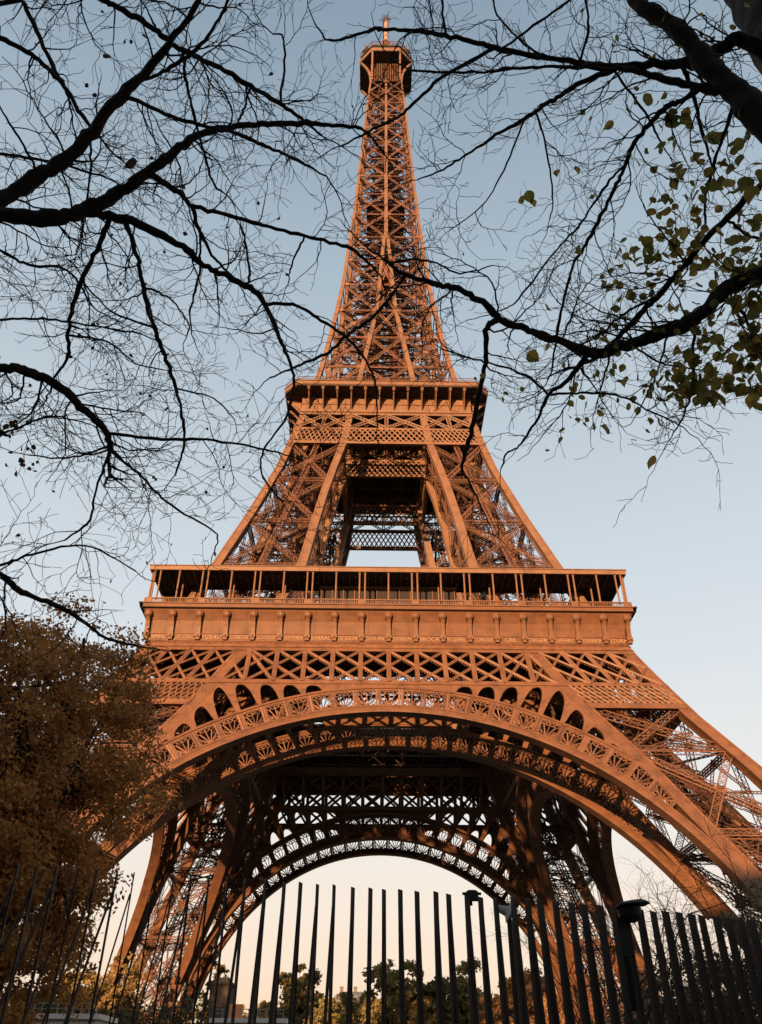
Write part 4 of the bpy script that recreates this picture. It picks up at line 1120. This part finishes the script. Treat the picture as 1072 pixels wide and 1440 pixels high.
RT.trace([(1072,384,25),(1025,405,23),(983,443,21),(940,464,20),(894,481,19),(848,496,17),(822,492,15),(780,477,13),(738,462,12),(704,448,11),(675,422,10),(645,407,9),(620,401,8),(601,395.5,8),(571,387,7),(541,366,4.5)], 5.6, 6.2, .75, root=T(4.1), rr=.10)
RT.trace([(1072,258,11),(1029,300,10),(982.6,350.6,9.5),(957,380,9),(923.5,418,9),(890,452,8.5),(850,493,8)], 6.2, 5.9, .9, root=T(5.2), rr=.05)
for l in ([(1040,130,18),(987,124,14),(927,108,11),(882,97,9),(840,90,7)], [(868,98,9),(818,117,8),(778,139,7),(743,164,6),(704,186,5),(664,213,4),(624,238,3),(587,253,2)],
          [(862,99,7),(778,94,5),(714,97,5),(664,102,4),(577,99,3)], [(694,70,6),(624,107,5),(590,139,5),(560,164,4),(540,174,4),(480,205,2.5)],
          [(985,120,9),(962,139,8),(932,154,8),(897,194,7),(877,238,6.5),(858,278,6),(828,337,5),(805,376,4.5),(789,439,4),(776,523,2.6)],
          [(877,233,4),(858,253,4),(818,313,3.5),(778,357,3),(729,420,3),(704,437,2.5)],
          [(826.6,500,8),(797,536,7),(772,555,6),(755,591,4),(729.6,627,3.5),(713,637,3),(704,662,2.2)], [(770,553,5),(746,532,4),(704,515,3.5),(670,506,3),(620,490,2.2)],
          [(772,552,5),(818,552,4),(873,557,3.5),(915,578,3),(961.5,601,2)], [(700,450,9),(685,460,9),(683,502,8),(675,549,8),(664,603.5,7),(650,658,5),(660,675,3.5),(671,700,3),(690,740,2)],
          [(976,452,6),(974,536,4),(966,574,3),(945,614,2)], [(860,492,4),(848,536,3),(838,575,2)], [(1051,110,6),(1031,149,6),(1011,208,5),(1001,243,5),(992,278,4),(992,318,3.5)],
          [(960,100,6),(972,124,6),(987,184,5),(1000,230,3)], [(753,160,4),(768,208,3),(778,278,2.5),(773,308,2)], [(863,105,4),(907,159,4),(930,200,3)],
          [(738,170,3.5),(709,238,3),(679,288,2),(634,323,1.5)], [(571,390,5),(538,432,5),(514,454,5),(484.5,475,5),(460.6,496,4.5),(425,512,4),(380,531,2.5)],
          [(547,363,4),(601,366,3.5),(646,384,3),(693,373,2)], [(1010,415,8),(1045,440,5),(1062,480,4),(1090,500,3)], [(1020,300,5),(1050,330,4),(1090,340,4)], [(925,415,5),(880,440,4),(845,470,3),(815,486,3)],
          [(818,100,4),(828,40,4),(820,-20,4)], [(621,60,4),(622,0,4),(622,-30,3)], [(704,69,4),(760,30,4),(830,-20,3)], [(763,80,4),(735,60,3.5),(700,20,3),(690,-20,3)], [(932,450,4),(925,520,3),(900,575,2)], [(886,480,4),(930,510,3),(985,520,2.5)]):
    RT.trace(l, twig=.85 if l[0][0] > 720 else .45)
RT.sprout(8.0)
b1 = RT.limb.build('limb', BARK, rroot, smooth=True); b1.location = -rroot.location
RT.twig.build('twig', BARK, b1)
tb.build('trunk', BARK3, rroot, smooth=True).location = -rroot.location
pr = []
def cluster(x, y, n, sx, sy, s0, s1):
    for _ in range(int(n*2.0)): pr.append((bpos(RT, x+rs0.normal()*sx, y+rs0.normal()*sy)*1.0+rs0.normal(size=3)*.06, rs0.uniform(s0, s1)))
for x, y, s in ((861,171,.75),(867,221,.95),(921,268,1.3),(908,210,.5),(943,240,1.25),(950,230,1.2),(997,195,1.4),(1003,185,1.1),(938,170,1.1),(958,165,.8),(742,270,.8),(748,282,.7),(738,280,.7),(810,235,.7),(783,240,.65),(809,190,.65),(857,446,.55),(895,415,.6),(856,607,.75),(921,643,.7),(743,497,.8),(770,492,.7),(800,320,.5),(1060,570,1.15),(1022,545,1.25),(998,552,1.35),(1060,232,1.1),(860,378,.6),(858,402,.55),(844,388,.4)): pr.append((bpos(RT, x, y), s))
for a in ((950,160,5,10,14,.6,.9),(960,225,6,14,14,.6,1.0),(1000,240,5,15,12,.6,.9),(945,300,12,16,22,.5,.85),(955,325,8,12,12,.6,1.0),(905,352,14,22,10,.5,.75),(935,370,9,20,10,.5,.75),(1000,262,5,12,14,.5,.8),(1045,375,10,16,12,.5,.8),(1060,310,7,8,14,.5,.9),(1000,380,6,14,16,.5,.7),(965,350,6,10,10,.45,.7),(985,465,9,10,20,.5,.8),(968,540,12,18,12,.6,.95),(935,548,14,16,9,.5,.75),(990,540,10,20,12,.6,.95),(1045,510,10,16,10,.55,.9),(1010,450,5,8,12,.5,.8),(850,460,4,12,5,.4,.6),(865,505,4,10,6,.4,.6),(1020,360,6,14,14,.5,.7),(1065,455,8,6,20,.5,.9),(820,560,6,12,8,.35,.5),(900,60,9,50,50,.3,.55),(860,400,8,40,30,.4,.65),(830,480,7,35,40,.4,.6),(880,560,8,40,20,.4,.65),(820,600,5,40,30,.35,.55),(880,190,6,40,40,.4,.65),(930,440,7,30,14,.4,.6),(1000,30,8,25,25,.4,.6),(910,400,6,14,14,.4,.6),(690,545,5,8,6,.3,.4),(1055,350,7,10,14,.6,.9),(1060,420,7,8,14,.6,.9),(1045,480,7,12,10,.6,.9),(1060,540,7,8,10,.6,1.0),(1020,520,7,12,10,.6,.9),(1040,250,6,14,14,.6,.9),(1055,190,4,10,10,.6,.9),(985,420,5,10,10,.5,.8),(1010,500,8,25,25,.4,.7)): cluster(*a)
leaves('foliage', pr, LEAFG, b1, .098, 3)

# bare twiggy shrub in front of the right leg
BS = MB(); t = pixh(950, 1435, 20); sroot = empty('bare_shrub', (t[0], t[1], 0), label='leafless twiggy shrub behind the fence in front of the right leg', cat='shrub')
class Sh(Branches): pass
S2 = Sh(77)
for k in range(52):
    rs = S2.rs; p = V3(t[0]+rs.uniform(-2.2, 2.4), t[1]+rs.uniform(-.8, .8), 0); pts = [p]; d = unit(V3(rs.normal()*.25, rs.normal()*.2, 1)); L = rs.uniform(3.6, 7.2)*(1.0 if p[0]-t[0] > -1.2 else .8)
    rad = [.025]
    for i in range(12):
        d = unit(d+rs.normal(size=3)*.16+V3(0, 0, .03)*(1 if i < 7 else -4)); pts.append(pts[-1]+d*L/12); rad.append(.025*(1-i/14))
        if i > 3:
            for _ in range(2): S2.grow(pts[-1], unit(d+rs.normal(size=3)*.7), rs.uniform(.5, 1.1), .007, 1)
    S2.limb.tube(pts, rad, 5)
o = S2.limb.build('stem', BARK, sroot); o.location = -sroot.location; S2.twig.build('twig', BARK, o)
